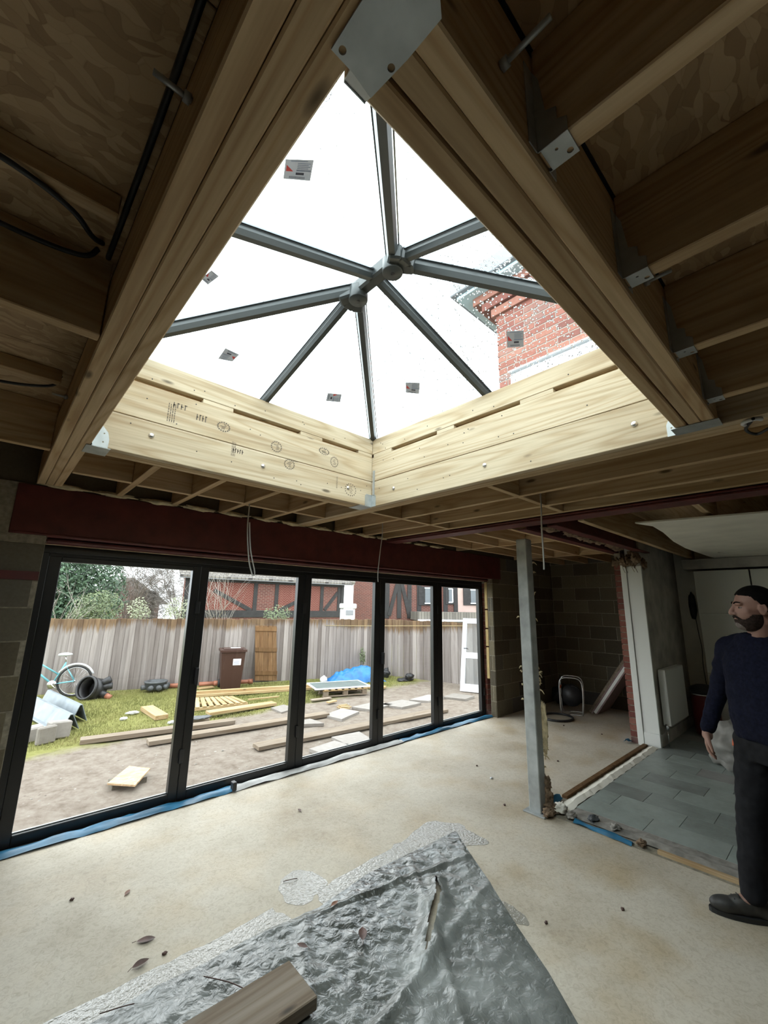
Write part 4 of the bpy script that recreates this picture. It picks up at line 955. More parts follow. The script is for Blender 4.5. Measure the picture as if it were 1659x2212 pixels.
# pallet with a spare glass panel on top
c = G(735, 1496); pa = thing('pallet', 'wooden pallet standing on the lawn edge under a glass panel', 'pallet', c)
pu = (G(784, 1497) - G(690, 1490)); pu.z = 0; pu = Vector((.95, -.32, 0)).normalized(); pv = Vector((-pu.y, pu.x, 0)); ang = math.atan2(pu.y, pu.x)
for u in (-.5, 0, .5):
    for v in (-.38, 0, .38): cbox('block', 'plank_x', c + pu * u + pv * v + Vector((0, 0, .07)), (.12, .10, .11), pa, .004, (0, 0, ang))
for v in (-.38, 0, .38): cbox('bottom_board', 'plank_x', c + pv * v + Vector((0, 0, .012)), (1.15, .10, .022), pa, .003, (0, 0, ang)); cbox('stringer', 'new_pine_x', c + pv * v + Vector((0, 0, .135)), (1.15, .10, .022), pa, .003, (0, 0, ang))
for i in range(7): cbox('deck_board', 'new_pine_y', c + pu * (-.51 + i * .17) + Vector((0, 0, .158)), (.10, .95, .022), pa, .003, (0, 0, ang))
gp = thing('glass_panel', 'white-edged grey glass panel laid flat on the pallet', 'panel', c + Vector((0, 0, .17)))
cbox('pane', 'pane_dark', c + pu * -.06 + Vector((0, 0, .19)), (1.35, .80, .02), gp, .002, (0, 0, ang)).data.materials[0] = MATS['panel_glass']
for s in (-1, 1):
    cbox('edge_strip', 'white_pvc', c + pu * -.06 + pv * s * .42 + Vector((0, 0, .19)), (1.43, .04, .03), gp, .003, (0, 0, ang)); cbox('edge_strip', 'white_pvc', c + pu * (-.06 + s * .695) + Vector((0, 0, .19)), (.04, .80, .03), gp, .003, (0, 0, ang))
# paving slabs
slabs = [((700, 1548), (738, 1557), (776, 1540), (738, 1533)), ((760, 1530), (800, 1536), (850, 1524), (812, 1518)), ((822, 1524), (868, 1531), (910, 1521), (868, 1514)), ((884, 1514), (925, 1517), (962, 1508), (925, 1503)), ((955, 1508), (1005, 1513), (1025, 1506), (980, 1500)), ((640, 1562), (652, 1568), (700, 1566), (668, 1555)), ((585, 1532), (608, 1542), (640, 1532), (612, 1525)), ((668, 1622), (718, 1640), (768, 1616), (722, 1604)), ((716, 1596), (752, 1614), (808, 1604), (776, 1584))]
labs = ['pale paving slab beside the end of the long board', 'pale paving slab next to the wood chips', 'pale paving slab in the middle of the soil path', 'pale paving slab further along the soil path', 'paving slab in front of the white door', 'paving slab tilted under the long board', 'two-tone slab next to the clean pine board', 'paving slab closest to the door threshold', 'paving slab with white dust on it by the scaffold board']
for qd, lb_ in zip(slabs, labs):
    tag(extrude_poly('paving_slab', [G(*p) + Vector((0, 0, .03)) for p in qd], (0, 0, -.05), 'paver'), lb_, 'paving slab')
# wood chips, felt scrap
for i in range(6):
    c = G(735, 1528); a = -.5 + .2 * (i % 3)
    c += Vector((-.12 + .02 * i, -.14 + .075 * (i % 3) + (.03 if i > 2 else 0), .012 + (.021 if i > 2 else 0))); tag(along(c, c + Vector((math.cos(a) * .22, math.sin(a) * .22, 0)), 'kindling', 'new_pine_x', .04, .02), 'split stick of kindling in the small heap by the paving slab', 'stick', 'kindling sticks heaped by the slab')
tag(blob('felt_scrap', G(430, 1559) + Vector((0, 0, .076)), (.20, .13, .012), 'dark_grey_plastic', None, 5, .4), 'curled dark roofing felt scrap over the short board', 'felt')
tag(blob('felt_scrap', G(420, 1551) + Vector((0, 0, .012)), (.16, .10, .014), 'lead', None, 6, .4), 'flat grey felt piece by the clean pine board', 'felt')
# blue tarpaulin heap
c = fp(768, 1461, .66); c.z = ZG + .13
vs = []; fs = []; nu, nv = 40, 22
for j in range(nv + 1):
    for i in range(nu + 1):
        u = i / nu * 2 - 1; v = j / nv * 2 - 1; e = max(0, 1 - abs(u) ** 3) * max(0, 1 - abs(v) ** 2.5)
        z = e * (.30 + .12 * (u > -.1) * (1 - abs(u - .4))) + .10 * e ** .5 * abs(noise.noise(Vector((u * 3, v * 3, 1)))) + .05 * noise.noise(Vector((u * 8, v * 7, 2)))
        vs.append(c + FD * u * .85 + FN * v * .38 + Vector((0, 0, -.14 + max(0, z))))
for j in range(nv):
    for i in range(nu): fs.append((j * (nu + 1) + i, j * (nu + 1) + i + 1, (j + 1) * (nu + 1) + i + 1, (j + 1) * (nu + 1) + i))
tag(mesh('tarpaulin', vs, fs, 'tarp_blue', None, None, True), 'crumpled bright blue tarpaulin heaped against the fence', 'tarpaulin')
c = fp(700, 1462, .62); tag(blob('plastic_bag', (c.x, c.y, ZG + .07), (.10, .08, .10), 'white_pvc', None, 8, .5), 'white plastic bag next to the blue tarpaulin', 'bag')
for (px, py, s, nm, lb_) in ((833, 1452, (.14, .12, .15), 'bucket_scrap', 'black plastic tub beside the fence post'), (875, 1461, (.30, .16, .05), 'tray', 'flattened black plastic tray by the fence'), (885, 1459, (.15, .11, .085), 'crate', 'broken black plastic crate on top of the tray')):
    c = fp(px, py, .40) if px < 850 else sp(px, py, .50); tag(blob(nm, (c.x, c.y, ZG + s[2] * .7 + (.085 if nm == 'crate' else 0)), s, 'black_plastic', None, int(px), .55 if px < 850 else .35, 3, 3), lb_, 'litter')
# white upvc door leaning at the side fence
wd = thing('spare_door', 'white upvc door leaf leaning against the side fence', 'door', G(1015, 1494))
A = G(995, 1493); A.z = ZG; B_ = A + Vector((.30, -.70, 0)); top = PL(1013, 1319, A + Vector((.45, 0, 0)), Vector((.92, .39, 0)).normalized()) - A
top = Vector((.42, .16, 1.86))
ex = (B_ - A).normalized(); nrm_ = ex.cross(top).normalized()
if nrm_.dot(Vector((-1, -1, 0))) < 0: nrm_ = -nrm_
def dp(u, v): return A + (B_ - A) * u + top * v
for nm, (u0, u1, v0, v1) in (('stile', (0, .15, 0, 1)), ('stile', (.85, 1, 0, 1)), ('bottom_rail', (.15, .85, 0, .10)), ('top_rail', (.15, .85, .93, 1)), ('mid_rail', (.15, .85, .44, .52))):
    extrude_poly(nm, [dp(u0, v0), dp(u1, v0), dp(u1, v1), dp(u0, v1)], nrm_ * .07, 'white_pvc', wd)
extrude_poly('upper_pane', [dp(.15, .52) + nrm_ * .03, dp(.85, .52) + nrm_ * .03, dp(.85, .93) + nrm_ * .03, dp(.15, .93) + nrm_ * .03], nrm_ * .01, 'door_glass', wd); extrude_poly('lower_panel', [dp(.15, .10) + nrm_ * .03, dp(.85, .10) + nrm_ * .03, dp(.85, .44) + nrm_ * .03, dp(.15, .44) + nrm_ * .03], nrm_ * .01, 'door_glass', wd)
extrude_poly('handle_plate', [dp(.05, .5) + nrm_ * .07, dp(.10, .5) + nrm_ * .07, dp(.10, .62) + nrm_ * .07, dp(.05, .62) + nrm_ * .07], nrm_ * .02, 'white_pvc', wd)
tube('lever', [dp(.075, .57) + nrm_ * .10, dp(.22, .57) + nrm_ * .10], .011, 'black_plastic', wd)

# ---- grass, stones and clods grow round what lies on the ground
from mathutils.bvhtree import BVHTree
bpy.context.view_layer.update(); bv = []; bf = []
for o in list(COL.objects):
    if o.type != 'MESH' or o.name.startswith('ground'): continue
    bb_ = [o.matrix_world @ Vector(c_) for c_ in o.bound_box]
    if min(v.z for v in bb_) > ZG + .12 or max(v.y for v in bb_) < 4.3 or min(v.y for v in bb_) > 15: continue
    k0 = len(bv); bv += [o.matrix_world @ v.co for v in o.data.vertices]; bf += [tuple(k0 + q for q in p_.vertices) for p_ in o.data.polygons]
TREE_ = BVHTree.FromPolygons(bv, bf)
def free(x, y, r, z=ZG + .02):
    if TREE_.find_nearest(Vector((x, y, z)), r)[0] is not None: return False
    return TREE_.ray_cast(Vector((x, y, ZG + .25)), Vector((0, 0, -1)), .30)[0] is None
rg_ = random.Random(31); vs = []; fs = []
while len(fs) < 26000:
    x = rg_.uniform(.3, 10.2); y = rg_.uniform(7.9, 13.4)
    if not lawn_ok(x, y) or (Vector((x, y, ZG)) - FA).dot(FN) < .02 or not free(x, y, .032): continue
    a = rg_.uniform(0, 6.28); h = rg_.uniform(.025, .06); w = .006; n_ = len(vs)
    vs += [(x - w * math.cos(a), y - w * math.sin(a), ZG - .02), (x + w * math.cos(a), y + w * math.sin(a), ZG - .02), (x + rg_.uniform(-.02, .02), y + rg_.uniform(-.02, .02), ZG + h - .015)]; fs.append((n_, n_ + 1, n_ + 2))
mt, nt, b = nodes_mat('grass_blade'); b.inputs['Roughness'].default_value = .8
gn = N(nt, 'ShaderNodeTexNoise', Scale=1.3, Detail=4.0); nt.links.new(coords(nt), gn.inputs['Vector'])
nt.links.new(ramp(nt, gn.outputs['Fac'], [(.3, (0.123, 0.134, 0.034)), (.55, (0.202, 0.202, 0.062)), (.75, (0.280, 0.252, 0.106))]), b.inputs['Base Color'])
gr = mesh('grass', vs, fs, 'grass_blade', None, (5, 10, ZG), False, False); tag(gr, 'short patchy lawn grass in front of the fence', 'grass', kind='stuff')
cells = set()
def lumps(n, r0, r1, name, mat, label, cat):
    vs = []; fs = []
    for i in range(n):
        x = rg_.uniform(.2, 9.6); y = rg_.uniform(4.9, 8.5); r = rg_.uniform(r0, r1) * rg_.random() ** .55; key = (int(x / .05), int(y / .05))
        if y - .10 * x > 7.6 or any((key[0] + a, key[1] + b_) in cells for a in (-1, 0, 1) for b_ in (-1, 0, 1)) or not free(x, y, r * 1.4 + .008): continue
        cells.add(key); n_ = len(vs); z0 = ZG - .024 + .035 * noise.noise(Vector((x * .9, y * .9, 0))) + .02 * noise.noise(Vector((x * 3.1, y * 3.1, 5)))
        for q in range(5): a = q * 1.2566 + rg_.random() * .6; k_ = rg_.uniform(.6, 1.25); vs.append((x + r * k_ * math.cos(a), y + r * k_ * math.sin(a), z0))
        vs.append((x, y, z0 + r * .42))
        for q in range(5): fs.append((n_ + q, n_ + (q + 1) % 5, n_ + 5))
    tag(mesh(name, vs, fs, mat, None, (5, 7, ZG), False), label, cat, kind='stuff')
lumps(3600, .006, .028, 'gravel', 'rubble', 'loose stones and clods scattered over the bare soil', 'stones')
lumps(3600, .008, .03, 'soil_clods', 'bark', 'dark crumbs of earth over the bare soil', 'soil')
# ---- planting
def leaf_cloud(name, label, c, s, n, mat, size, seed, trunk=True, cat='tree', thin=.45):
    r = random.Random(seed); t = thing(name, label, cat, (c[0], c[1], ZG)); vs = []; fs = []; c = Vector(c)
    for i in range(n):
        d = Vector((r.gauss(0, 1), r.gauss(0, 1), r.gauss(0, 1))).normalized() * (r.random() ** .45)
        p = c + Vector((d.x * s[0], d.y * s[1], d.z * s[2])); p += Vector((noise.noise(p * 1.7), noise.noise(p * 1.7 + Vector((5, 0, 0))), noise.noise(p * 1.7 + Vector((0, 5, 0))))) * min(.25, .25 * s[0])
        a = Vector((r.uniform(-1, 1), r.uniform(-1, 1), r.uniform(-1, 1))).normalized() * size; b = a.orthogonal().normalized() * size * thin; k0 = len(vs)
        vs += [p - a, p + b, p + a, p - b]; fs.append((k0, k0 + 1, k0 + 2, k0 + 3))
    mesh('foliage', vs, fs, mat, t, None, False, False)
    if trunk: tube('stem', [(c.x, c.y, ZG - .05), (c.x + .05, c.y, c.z)], [max(.015, s[0] * .07), max(.01, s[0] * .03)], 'bark', t, 8)
    return t
p = D(150, 1262, 19.5); leaf_cloud('conifer_tree', 'dark green conifer beyond the fence on the left', (p.x, p.y, 2.0), (2.3, 2.0, 3.2), 17000, 'leaf_green', .10, 1)
p = D(208, 1302, 15.6); leaf_cloud('shrub', 'lighter green hedge shrub behind the left of the fence', (p.x, p.y, 1.15), (.88, .7, .9), 2500, 'leaf_light', .055, 2, cat='shrub')
for px, py, dp_, s, lb_, sd in ((300, 1318, 15.2, (.45, .3, .5), 'white-variegated shrub above the middle of the left fence', 3), (385, 1318, 15.0, (.5, .3, .55), 'white-variegated shrub above the fence beside the door mullion', 4), (600, 1330, 14.6, (.55, .3, .35), 'green and white climbing shrub above the brown gate', 5)):
    p = D(px, py, dp_); leaf_cloud('shrub', lb_, (p.x, p.y, p.z), s, 420, 'leaf_variegated' if sd != 5 else 'leaf_light', .045, sd, cat='shrub')
p = fp(783, 1418, .17); leaf_cloud('sapling', 'small green sapling against the fence above the tarpaulin', (p.x, p.y, p.z), (.11, .09, .30), 260, 'leaf_light', .03, 7, cat='plant')
def bare(name, label, base, h, spread, n, seed, mat='bare_twig', r0=.018):
    r = random.Random(seed); t = thing(name, label, 'shrub', base); vs = []; fs = []
    def grow(p, d, L, rad, lev):
        pts = [p]; q = p.copy(); dd = d.copy()
        for i in range(5): dd = (dd + Vector((r.uniform(-.25, .25), r.uniform(-.25, .25), r.uniform(-.05, .15)))).normalized(); q = q + dd * L / 5; pts.append(q.copy())
        v2, f2 = sweep(pts, [rad * (1 - i / 6.5) for i in range(6)], 5); k0 = len(vs); vs.extend(v2); fs.extend([tuple(k0 + a for a in f_) for f_ in f2])
        if lev < 2:
            for i in range(3): grow(pts[r.randint(1, 4)], (dd + Vector((r.uniform(-.9, .9), r.uniform(-.9, .9), r.uniform(-.1, .5)))).normalized(), L * .6, rad * .55, lev + 1)
    for i in range(n): grow(Vector(base), Vector((r.uniform(-spread, spread), r.uniform(-spread, spread), 1)).normalized(), h, r0, 0)
    mesh('branches', vs, fs, mat, t, None, True, False); return t
p = D(480, 1340, 16.5); bare('bare_bush', 'leafless pale shrub in front of the timber-framed house', (p.x, p.y, ZG), 3.0, .35, 6, 4)
p = D(120, 1345, 12.9); bare('bare_bush', 'leafless thin branches in front of the conifer', (p.x, p.y, ZG), 2.3, .3, 6, 9)
p = D(335, 1262, 25.2); leaf_cloud('bare_tree', 'grey leafless thicket between conifer and tiled roof', (p.x, p.y, 2.2), (2.4, 1.3, 3.0), 15000, 'grey_twig', .20, 17, thin=.05)
p = D(285, 1250, 21.2); bare('bare_bush', 'tall bare treetops over the low roof on the left', (p.x, p.y, 0), 2.9, .28, 8, 12, 'bark', .025)
p = D(392, 1255, 30.5); bare('bare_bush', 'bare treetops beside the tiled roof', (p.x, p.y, 0), 4.6, .3, 9, 14, 'bark', .03)
# ---- neighbouring houses
def facade(px0, d0, px1, d1):
    a = D(px0, 1300, d0); b = D(px1, 1300, d1); a.z = b.z = ZG; e = (b - a).normalized(); n = Vector((e.y, -e.x, 0)); return a, b, e, n
a, b_, e, n = facade(395, 17.5, 742, 22.0)
h1 = thing('neighbour_house', 'timber-framed brick outbuilding with grey tiled roof behind the fence', 'house', a)
def rotz(o, e): o.rotation_euler = (0, 0, math.atan2(e.y, e.x)); return o
L = (b_ - a).length; ez = 2.66
def fc(px, py): return PL(px, py, a, n)
def uvz(px, py): q = fc(px, py); return (q - a).dot(e), q.z
def wallpiece(nm, mat, u0, u1, z0, z1, out, th, par, A=None, E_=None, N_=None):
    A = A or a; E_ = E_ or e; N_ = N_ or n
    c = A + E_ * (u0 + u1) / 2 + N_ * (out - th / 2); c.z = (z0 + z1) / 2
    return rotz(link(nm, box_mesh(u1 - u0, th, z1 - z0, .004, mat), mat, par, c), E_)
wallpiece('brick_wall', 'brick_far', 0, L, ZG, ez, 0, .2, h1)
us = [0] + [uvz(px, 1300)[0] for px in (550, 596, 694, 731)] + [L]
zt, zb = ez - .12, uvz(600, 1319)[1]
wallpiece('herringbone_panel', 'brick_herringbone', us[0], us[1], zb, zt, .02, .04, h1); wallpiece('brick_panel', 'brick_far', us[1], us[2], zb, zt, .02, .04, h1)
wallpiece('herringbone_panel', 'brick_herringbone', us[2], us[3], zb, zt, .02, .04, h1); wallpiece('brick_panel', 'brick_far', us[3], us[4], zb, zt, .02, .04, h1)
for u in us[1:5] + [us[0] + .1, L - .1]: wallpiece('timber_post', 'old_timber', u - .09, u + .09, zb - .1, zt + .05, .05, .08, h1)
wallpiece('sill_beam', 'old_timber', 0, L, zb - .30, zb, .06, .1, h1); wallpiece('head_beam', 'old_timber', 0, L, zt - .02, zt + .12, .05, .08, h1)
for (p0, p1) in (((462, 1275), (542, 1319)), ((602, 1319), (668, 1286)), ((700, 1318), (729, 1280))):
    q0 = fc(*p0) + n * .02; q1 = fc(*p1) + n * .02; along(q0, q1, 'brace', 'old_timber', .06, .17, h1)
wallpiece('fascia', 'lead', -.3, L + .3, ez - .04, ez + .10, .40, .05, h1)
rf = extrude_poly('roof', [a + e * -.3 + n * .42 + Vector((0, 0, ez - ZG)), a + e * (L + .4) + n * .42 + Vector((0, 0, ez - ZG)), a + e * (L - 2.4) - n * 2.6 + Vector((0, 0, ez + 2.3 - ZG)), a + e * -.3 - n * 2.6 + Vector((0, 0, ez + 2.3 - ZG))], (0, 0, .08), 'roof_tile_far', h1)
for i in range(9):
    q = (a + e * (L + .4) + n * .42 + Vector((0, 0, ez - ZG + .08))).lerp(a + e * (L - 2.4) - n * 2.6 + Vector((0, 0, ez + 2.38 - ZG)), i / 9 + .03); blob('hip_tile', q, (.16, .16, .09), 'paver', h1, i, .1, 2)
for i in range(4):
    u = uvz(520, 1244)[0] + i * .62
    extrude_poly('rooflight', [a + e * (u) + n * -.25 + Vector((0, 0, ez + .60 - ZG)), a + e * (u + .56) + n * -.25 + Vector((0, 0, ez + .60 - ZG)), a + e * (u + .56) - n * .9 + Vector((0, 0, ez + 1.10 - ZG)), a + e * u - n * .9 + Vector((0, 0, ez + 1.10 - ZG))], (0, 0, .05), 'water_strip', h1)
# white cabinet by the far house
q = D(750, 1343, 18.5); u_ = thing('cabinet', 'white metal cabinet with raised hood standing beyond the fence', 'cabinet', (q.x, q.y, ZG))
cbox('body', 'white_pvc', (q.x, q.y, .45), (.55, .4, 2.0), u_, .02, (0, 0, math.atan2(e.y, e.x))); cbox('hood', 'white_pvc', (q.x + .02, q.y, 1.58), (.66, .45, .22), u_, .04, (0, 0, math.atan2(e.y, e.x))); cbox('screen', 'lead', (q.x - .02 + n.x * .21, q.y + n.y * .21, 1.30), (.38, .02, .22), u_, .01, (0, 0, math.atan2(e.y, e.x)))
# second house
a2, b2, e2_, n2 = facade(764, 24.6, 1130, 27.0)
h2 = thing('neighbour_house', 'tall brick house with black framing, white windows and pink render', 'house', a2)
def fc2(px, py): q = PL(px, py, a2, n2); return (q - a2).dot(e2_), q.z
L2 = (b2 - a2).length; WP = dict(A=a2, E_=e2_, N_=n2)
u_p = fc2(985, 1300)[0]
wallpiece('brick_wall', 'brick_far', 0, u_p, ZG, 7.5, 0, .3, h2, **WP); wallpiece('render_wall', 'render_pink', u_p, L2, ZG, 7.5, .02, .3, h2, **WP)
for px in (836, 862, 884, 905, 962, 984): u = fc2(px, 1300)[0]; wallpiece('timber_post', 'old_timber', u - .13, u + .13, .9, 7.4, .06, .08, h2, **WP)
for p0, p1 in (((840, 1330), (858, 1262)), ((884, 1332), (868, 1262))): q0 = PL(*p0, a2, n2); q1 = PL(*p1, a2, n2); along(q0 + n2 * .04, q1 + n2 * .04, 'brace', 'old_timber', .08, .22, h2)
for px0, px1, py0, py1 in ((907, 932, 1270, 1303), (964, 977, 1272, 1301), (1003, 1032, 1274, 1303)):
    u0, z1_ = fc2(px0, py0); u1, _ = fc2(px1, py0); z0_ = fc2(px0, py1)[1]
    w_ = wallpiece('window', 'old_timber', u0 - .1, u1 + .1, z0_ - .12, z1_ + .1, .10, .12, h2, **WP)
    wallpiece('pane', 'pane_dark', u0, u1, z0_, z1_, .125, .03, w_, **WP)
    for uu in (u0, u0 + (u1 - u0) * .28, u1): wallpiece('window_bar', 'white_pvc', uu - .035, uu + .035, z0_, z1_, .14, .03, w_, **WP)
    for zz in (z0_, z1_): wallpiece('window_bar', 'white_pvc', u0, u1, zz - .035, zz + .035, .14, .03, w_, **WP)
u0, z0_ = fc2(893, 1338); u1, z1_ = fc2(1020, 1326)
wallpiece('lean_to_wall', 'lead', u0, u1, ZG, z0_, 1.3, 1.2, h2, **WP); wallpiece('lean_to_roof', 'roof_tile_far', u0 - .2, u1 + .2, z0_, z1_ + .1, 1.5, 1.5, h2, **WP); wallpiece('gutter', 'water_strip', u0 - .2, u1 + .2, z0_ - .05, z0_ + .05, 1.6, .1, h2, **WP)
# gabled house at the left
a3, b3, e3, n3 = facade(205, 30, 345, 33)
h3 = thing('neighbour_house', 'small red brick gable with dark roof beyond the conifer', 'house', a3); L3 = (b3 - a3).length
def g3(u, z, o=0): q = a3 + e3 * u + n3 * o; q.z = z; return q
extrude_poly('gable_wall', [g3(0, ZG), g3(L3, ZG), g3(L3, 1.6), g3(L3 / 2, 3.2), g3(0, 1.6)], -n3 * .3, 'brick_far', h3)
extrude_poly('roof', [g3(L3 / 2, 3.25, .3), g3(L3 + .5, 1.4, .3), g3(L3 + .5, 1.4, -6), g3(L3 / 2, 3.25, -6)], (0, 0, .12), 'roof_tile_far', h3); extrude_poly('roof', [g3(L3 / 2, 3.25, .3), g3(-.5, 1.4, .3), g3(-.5, 1.4, -6), g3(L3 / 2, 3.25, -6)], (0, 0, .12), 'roof_tile_far', h3)

# ================================================================== LOOSE THINGS INDOORS
random.seed(5)
# grey steel post with foam shreds
po = thing('steel_post', 'galvanised square steel post standing at the corner of the tiled floor', 'post', (3.64, 2.0, 0))
box('tube', 'post_steel', 3.588, 3.692, 1.948, 2.052, 0, 2.275, po, .006); box('cap', 'post_steel', 3.594, 3.686, 1.954, 2.046, 2.274, 2.279, po, 0)
box('base_plate', 'post_steel', 3.55, 3.73, 1.90, 2.09, .0, .012, po, .002)
for i in range(26):
    z = random.choice([random.uniform(.25, .75), random.uniform(.8, 1.2), random.uniform(1.5, 2.1)]); side = random.random() < .7
    p = Vector((3.694, random.uniform(1.945, 1.96), z)) if side else Vector((3.588, 2.053, z))
    d = Vector((random.uniform(.2, 1), random.uniform(-.8, 0), random.uniform(-1, .5))) if side else Vector((-.4, random.uniform(.2, .8), random.uniform(-1, .3)))
    L = random.uniform(.02, .06); pts = spline([p, p + d * L * .5 + Vector((0, 0, .01)), p + d * L], 3)
    tube('foam_shred', pts, [.008 * (1 - k / len(pts)) + .001 for k in range(len(pts))], 'foam', po, 5)
for i, (z, s) in enumerate(((.62, (.022, .03, .14)), (.74, (.018, .025, .10)), (.52, (.015, .02, .09)), (.04, (.06, .07, .05)), (.12, (.035, .045, .07)), (.22, (.03, .035, .05)))):
    blob('foam_lump', (3.70 + (.015 if i < 3 else .0), 1.945, z), s, 'foam' if i < 3 else 'wool', po, i, .6, 4, 2.6)
# debris around the post foot
for i, (x, y, s, mt_, lb_) in enumerate(((3.62, 1.90, .06, 'wool', 'brown mortar lump at the foot of the steel post'), (3.76, 1.87, .07, 'plaster_white', 'pale plaster lump beside the steel post'), (3.72, 1.76, .045, 'rubble', 'grey rubble piece on the stripped floor edge'), (3.80, 1.62, .05, 'dark_grey_plastic', 'dark torn lining scrap on the stripped floor edge'), (3.79, 1.45, .045, 'rubble', 'grey crumbled lump further along the stripped edge'), (3.70, 1.25, .04, 'wool', 'small tuft of brown fibre at the end of the yellow strip'))):
    tag(blob('rubble_piece', (x, y, .02 + s * .25), (s, s * .7, s * .45), mt_, None, i + 30, .5, 4, 2.0), lb_, 'rubble')
def ribbon(name, pts, w, mat, label, cat, lift=.01, seed=1, wav=.02, kids=None):
    r = random.Random(seed); P_ = spline(pts, 6); vs = []; fs = []
    for i, p in enumerate(P_):
        t = (P_[min(i + 1, len(P_) - 1)] - P_[max(i - 1, 0)]).normalized(); s = Vector((-t.y, t.x, 0))
        for j in range(6):
            u = j / 5 - .5; z = lift + .03 * math.cos(u * 3.1) * (.6 + noise.noise(p * 3 + Vector((0, 0, seed)))) + wav * noise.noise(Vector((p.x * 7, p.y * 7, j * .8 + seed)))
            vs.append(p + s * (u * w + .012 * noise.noise(p * 5 + Vector((j, 0, 0)))) + Vector((0, 0, max(.002, z))))
    for i in range(len(P_) - 1):
        for j in range(5): fs.append((i * 6 + j, i * 6 + j + 1, (i + 1) * 6 + j + 1, (i + 1) * 6 + j))
    o = mesh(name, vs, fs, mat, None, None, True); return tag(o, label, cat)
ribbon('membrane_strip', [(-.4, 4.0, 0), (.5, 4.005, 0), (1.0, 4.01, 0), (1.55, 4.015, 0), (1.9, 4.02, 0)], .11, 'membrane_blue', 'bright blue damp-proof membrane turned up under the first door leaf', 'membrane', seed=2)
ribbon('membrane_strip', [(1.88, 4.02, 0), (2.6, 4.02, 0), (3.3, 4.02, 0), (4.05, 4.02, 0)], .12, 'membrane_grey', 'dusty grey length of membrane under the middle door leaves', 'membrane', seed=3)
ribbon('membrane_strip', [(4.03, 4.02, 0), (4.8, 4.02, 0), (5.5, 4.02, 0), (6.0, 4.0, 0)], .09, 'membrane_blue', 'pale blue membrane length at the far end of the doors', 'membrane', seed=4)
ribbon('membrane_strip', [(3.74, 1.99, 0), (3.86, 2.0, 0), (4.0, 1.99, 0)], .08, 'membrane_blue', 'torn blue membrane end beside the steel post', 'membrane', .02, 5, .04)
ribbon('membrane_strip', [(3.69, 1.72, 0), (3.69, 1.5, 0), (3.68, 1.3, 0)], .06, 'membrane_blue', 'blue membrane edge along the stripped floor edge', 'membrane', .005, 6)
ribbon('membrane_strip', [(6.2, 2.16, 0), (6.27, 2.15, 0), (6.3, 2.17, 0)], .07, 'membrane_blue', 'blue membrane scrap at the foot of the brick pier', 'membrane', .02, 7)
q = Z(522, 1718, .02); tag(cbox('tape_tab', 'black_plastic', (q.x, 3.985, .045), (.035, .06, .07), None, .004), 'black tape tab over the blue membrane', 'tape')
# plastic sheet on the wet floor
edge_l = [(2.86, 2.26), (2.56, 2.27), (2.04, 2.30), (1.63, 2.25), (1.29, 2.29), (1.04, 2.29), (.79, 2.31), (.60, 2.30), (.3, 2.29), (-.1, 2.27)]
edge_r = [(2.86, 2.24), (2.70, 2.0), (2.56, 1.77), (2.36, 1.476), (2.19, 1.197), (2.04, .997), (1.85, .72), (1.60, .40), (1.3, .1), (.9, -.3)]
tear = [Z(*p, .0) for p in ((941, 1908), (948, 1945), (936, 1990), (928, 2040), (917, 2085))]; tear_w = [.004, .017, .022, .018, .004]
def tear_d(p):
    best = (9, 0)
    for a, b, wa_, wb_ in zip(tear, tear[1:], tear_w, tear_w[1:]):
        d = b - a; t = max(0, min(1, (p - a).dot(d) / d.length_squared)); q = (p - a - d * t).length
        if q < best[0]: best = (q, wa_ + (wb_ - wa_) * t)
    return best
vs = []; fs = []; nu, nv = 240, 160
def poly_at(e, t): t *= len(e) - 1; i = min(int(t), len(e) - 2); return Vector((*e[i], 0)).lerp(Vector((*e[i + 1], 0)), t - i)
for i in range(nu + 1):
    for j in range(nv + 1):
        t = i / nu; s = j / nv; p = poly_at(edge_l, t).lerp(poly_at(edge_r, t), s)
        h = .006 + .012 * abs(noise.noise(p * 4.0)) + .010 * abs(noise.noise(p * 9.0 + Vector((3, 1, 0)))) + .005 * noise.noise(p * 20)
        for (x0, y0, ang_, wd_, hh_) in ((2.0, 1.75, .95, .035, .022), (1.6, 1.55, .2, .04, .02), (1.9, 2.15, -.2, .03, .018), (2.25, 1.75, 1.9, .03, .015), (1.35, 1.95, 1.0, .05, .02), (1.1, 2.2, .3, .04, .014)):
            dd = abs((p.x - x0) * -math.sin(ang_) + (p.y - y0) * math.cos(ang_)); h += hh_ * max(0, 1 - dd / wd_) * (.5 + .5 * noise.noise(p * 2 + Vector((x0, 0, 0))) + .2)
        h *= min(1, .25 + 6 * s * (1 - s)) * min(1, .2 + t * 8)
        td, tw = tear_d(p); h += .034 * math.exp(-(max(0, td - tw) / .045) ** 2)
        vs.append((p.x, p.y, max(.003, h)))
TEAR_OK = [(lambda q: q[0] > q[1])(tear_d(Vector((v[0], v[1], 0)))) for v in vs]
for i in range(nu):
    for j in range(nv):
        if not (TEAR_OK[i * (nv + 1) + j] or TEAR_OK[(i + 1) * (nv + 1) + j + 1]): continue
        fs.append((i * (nv + 1) + j, i * (nv + 1) + j + 1, (i + 1) * (nv + 1) + j + 1, (i + 1) * (nv + 1) + j))
sh = thing('plastic_sheet', 'wrinkled wet translucent polythene sheet spread on the floor', 'plastic sheet', (1.6, 1.6, 0))
mesh('sheet', vs, fs, 'polythene', sh, None, True)
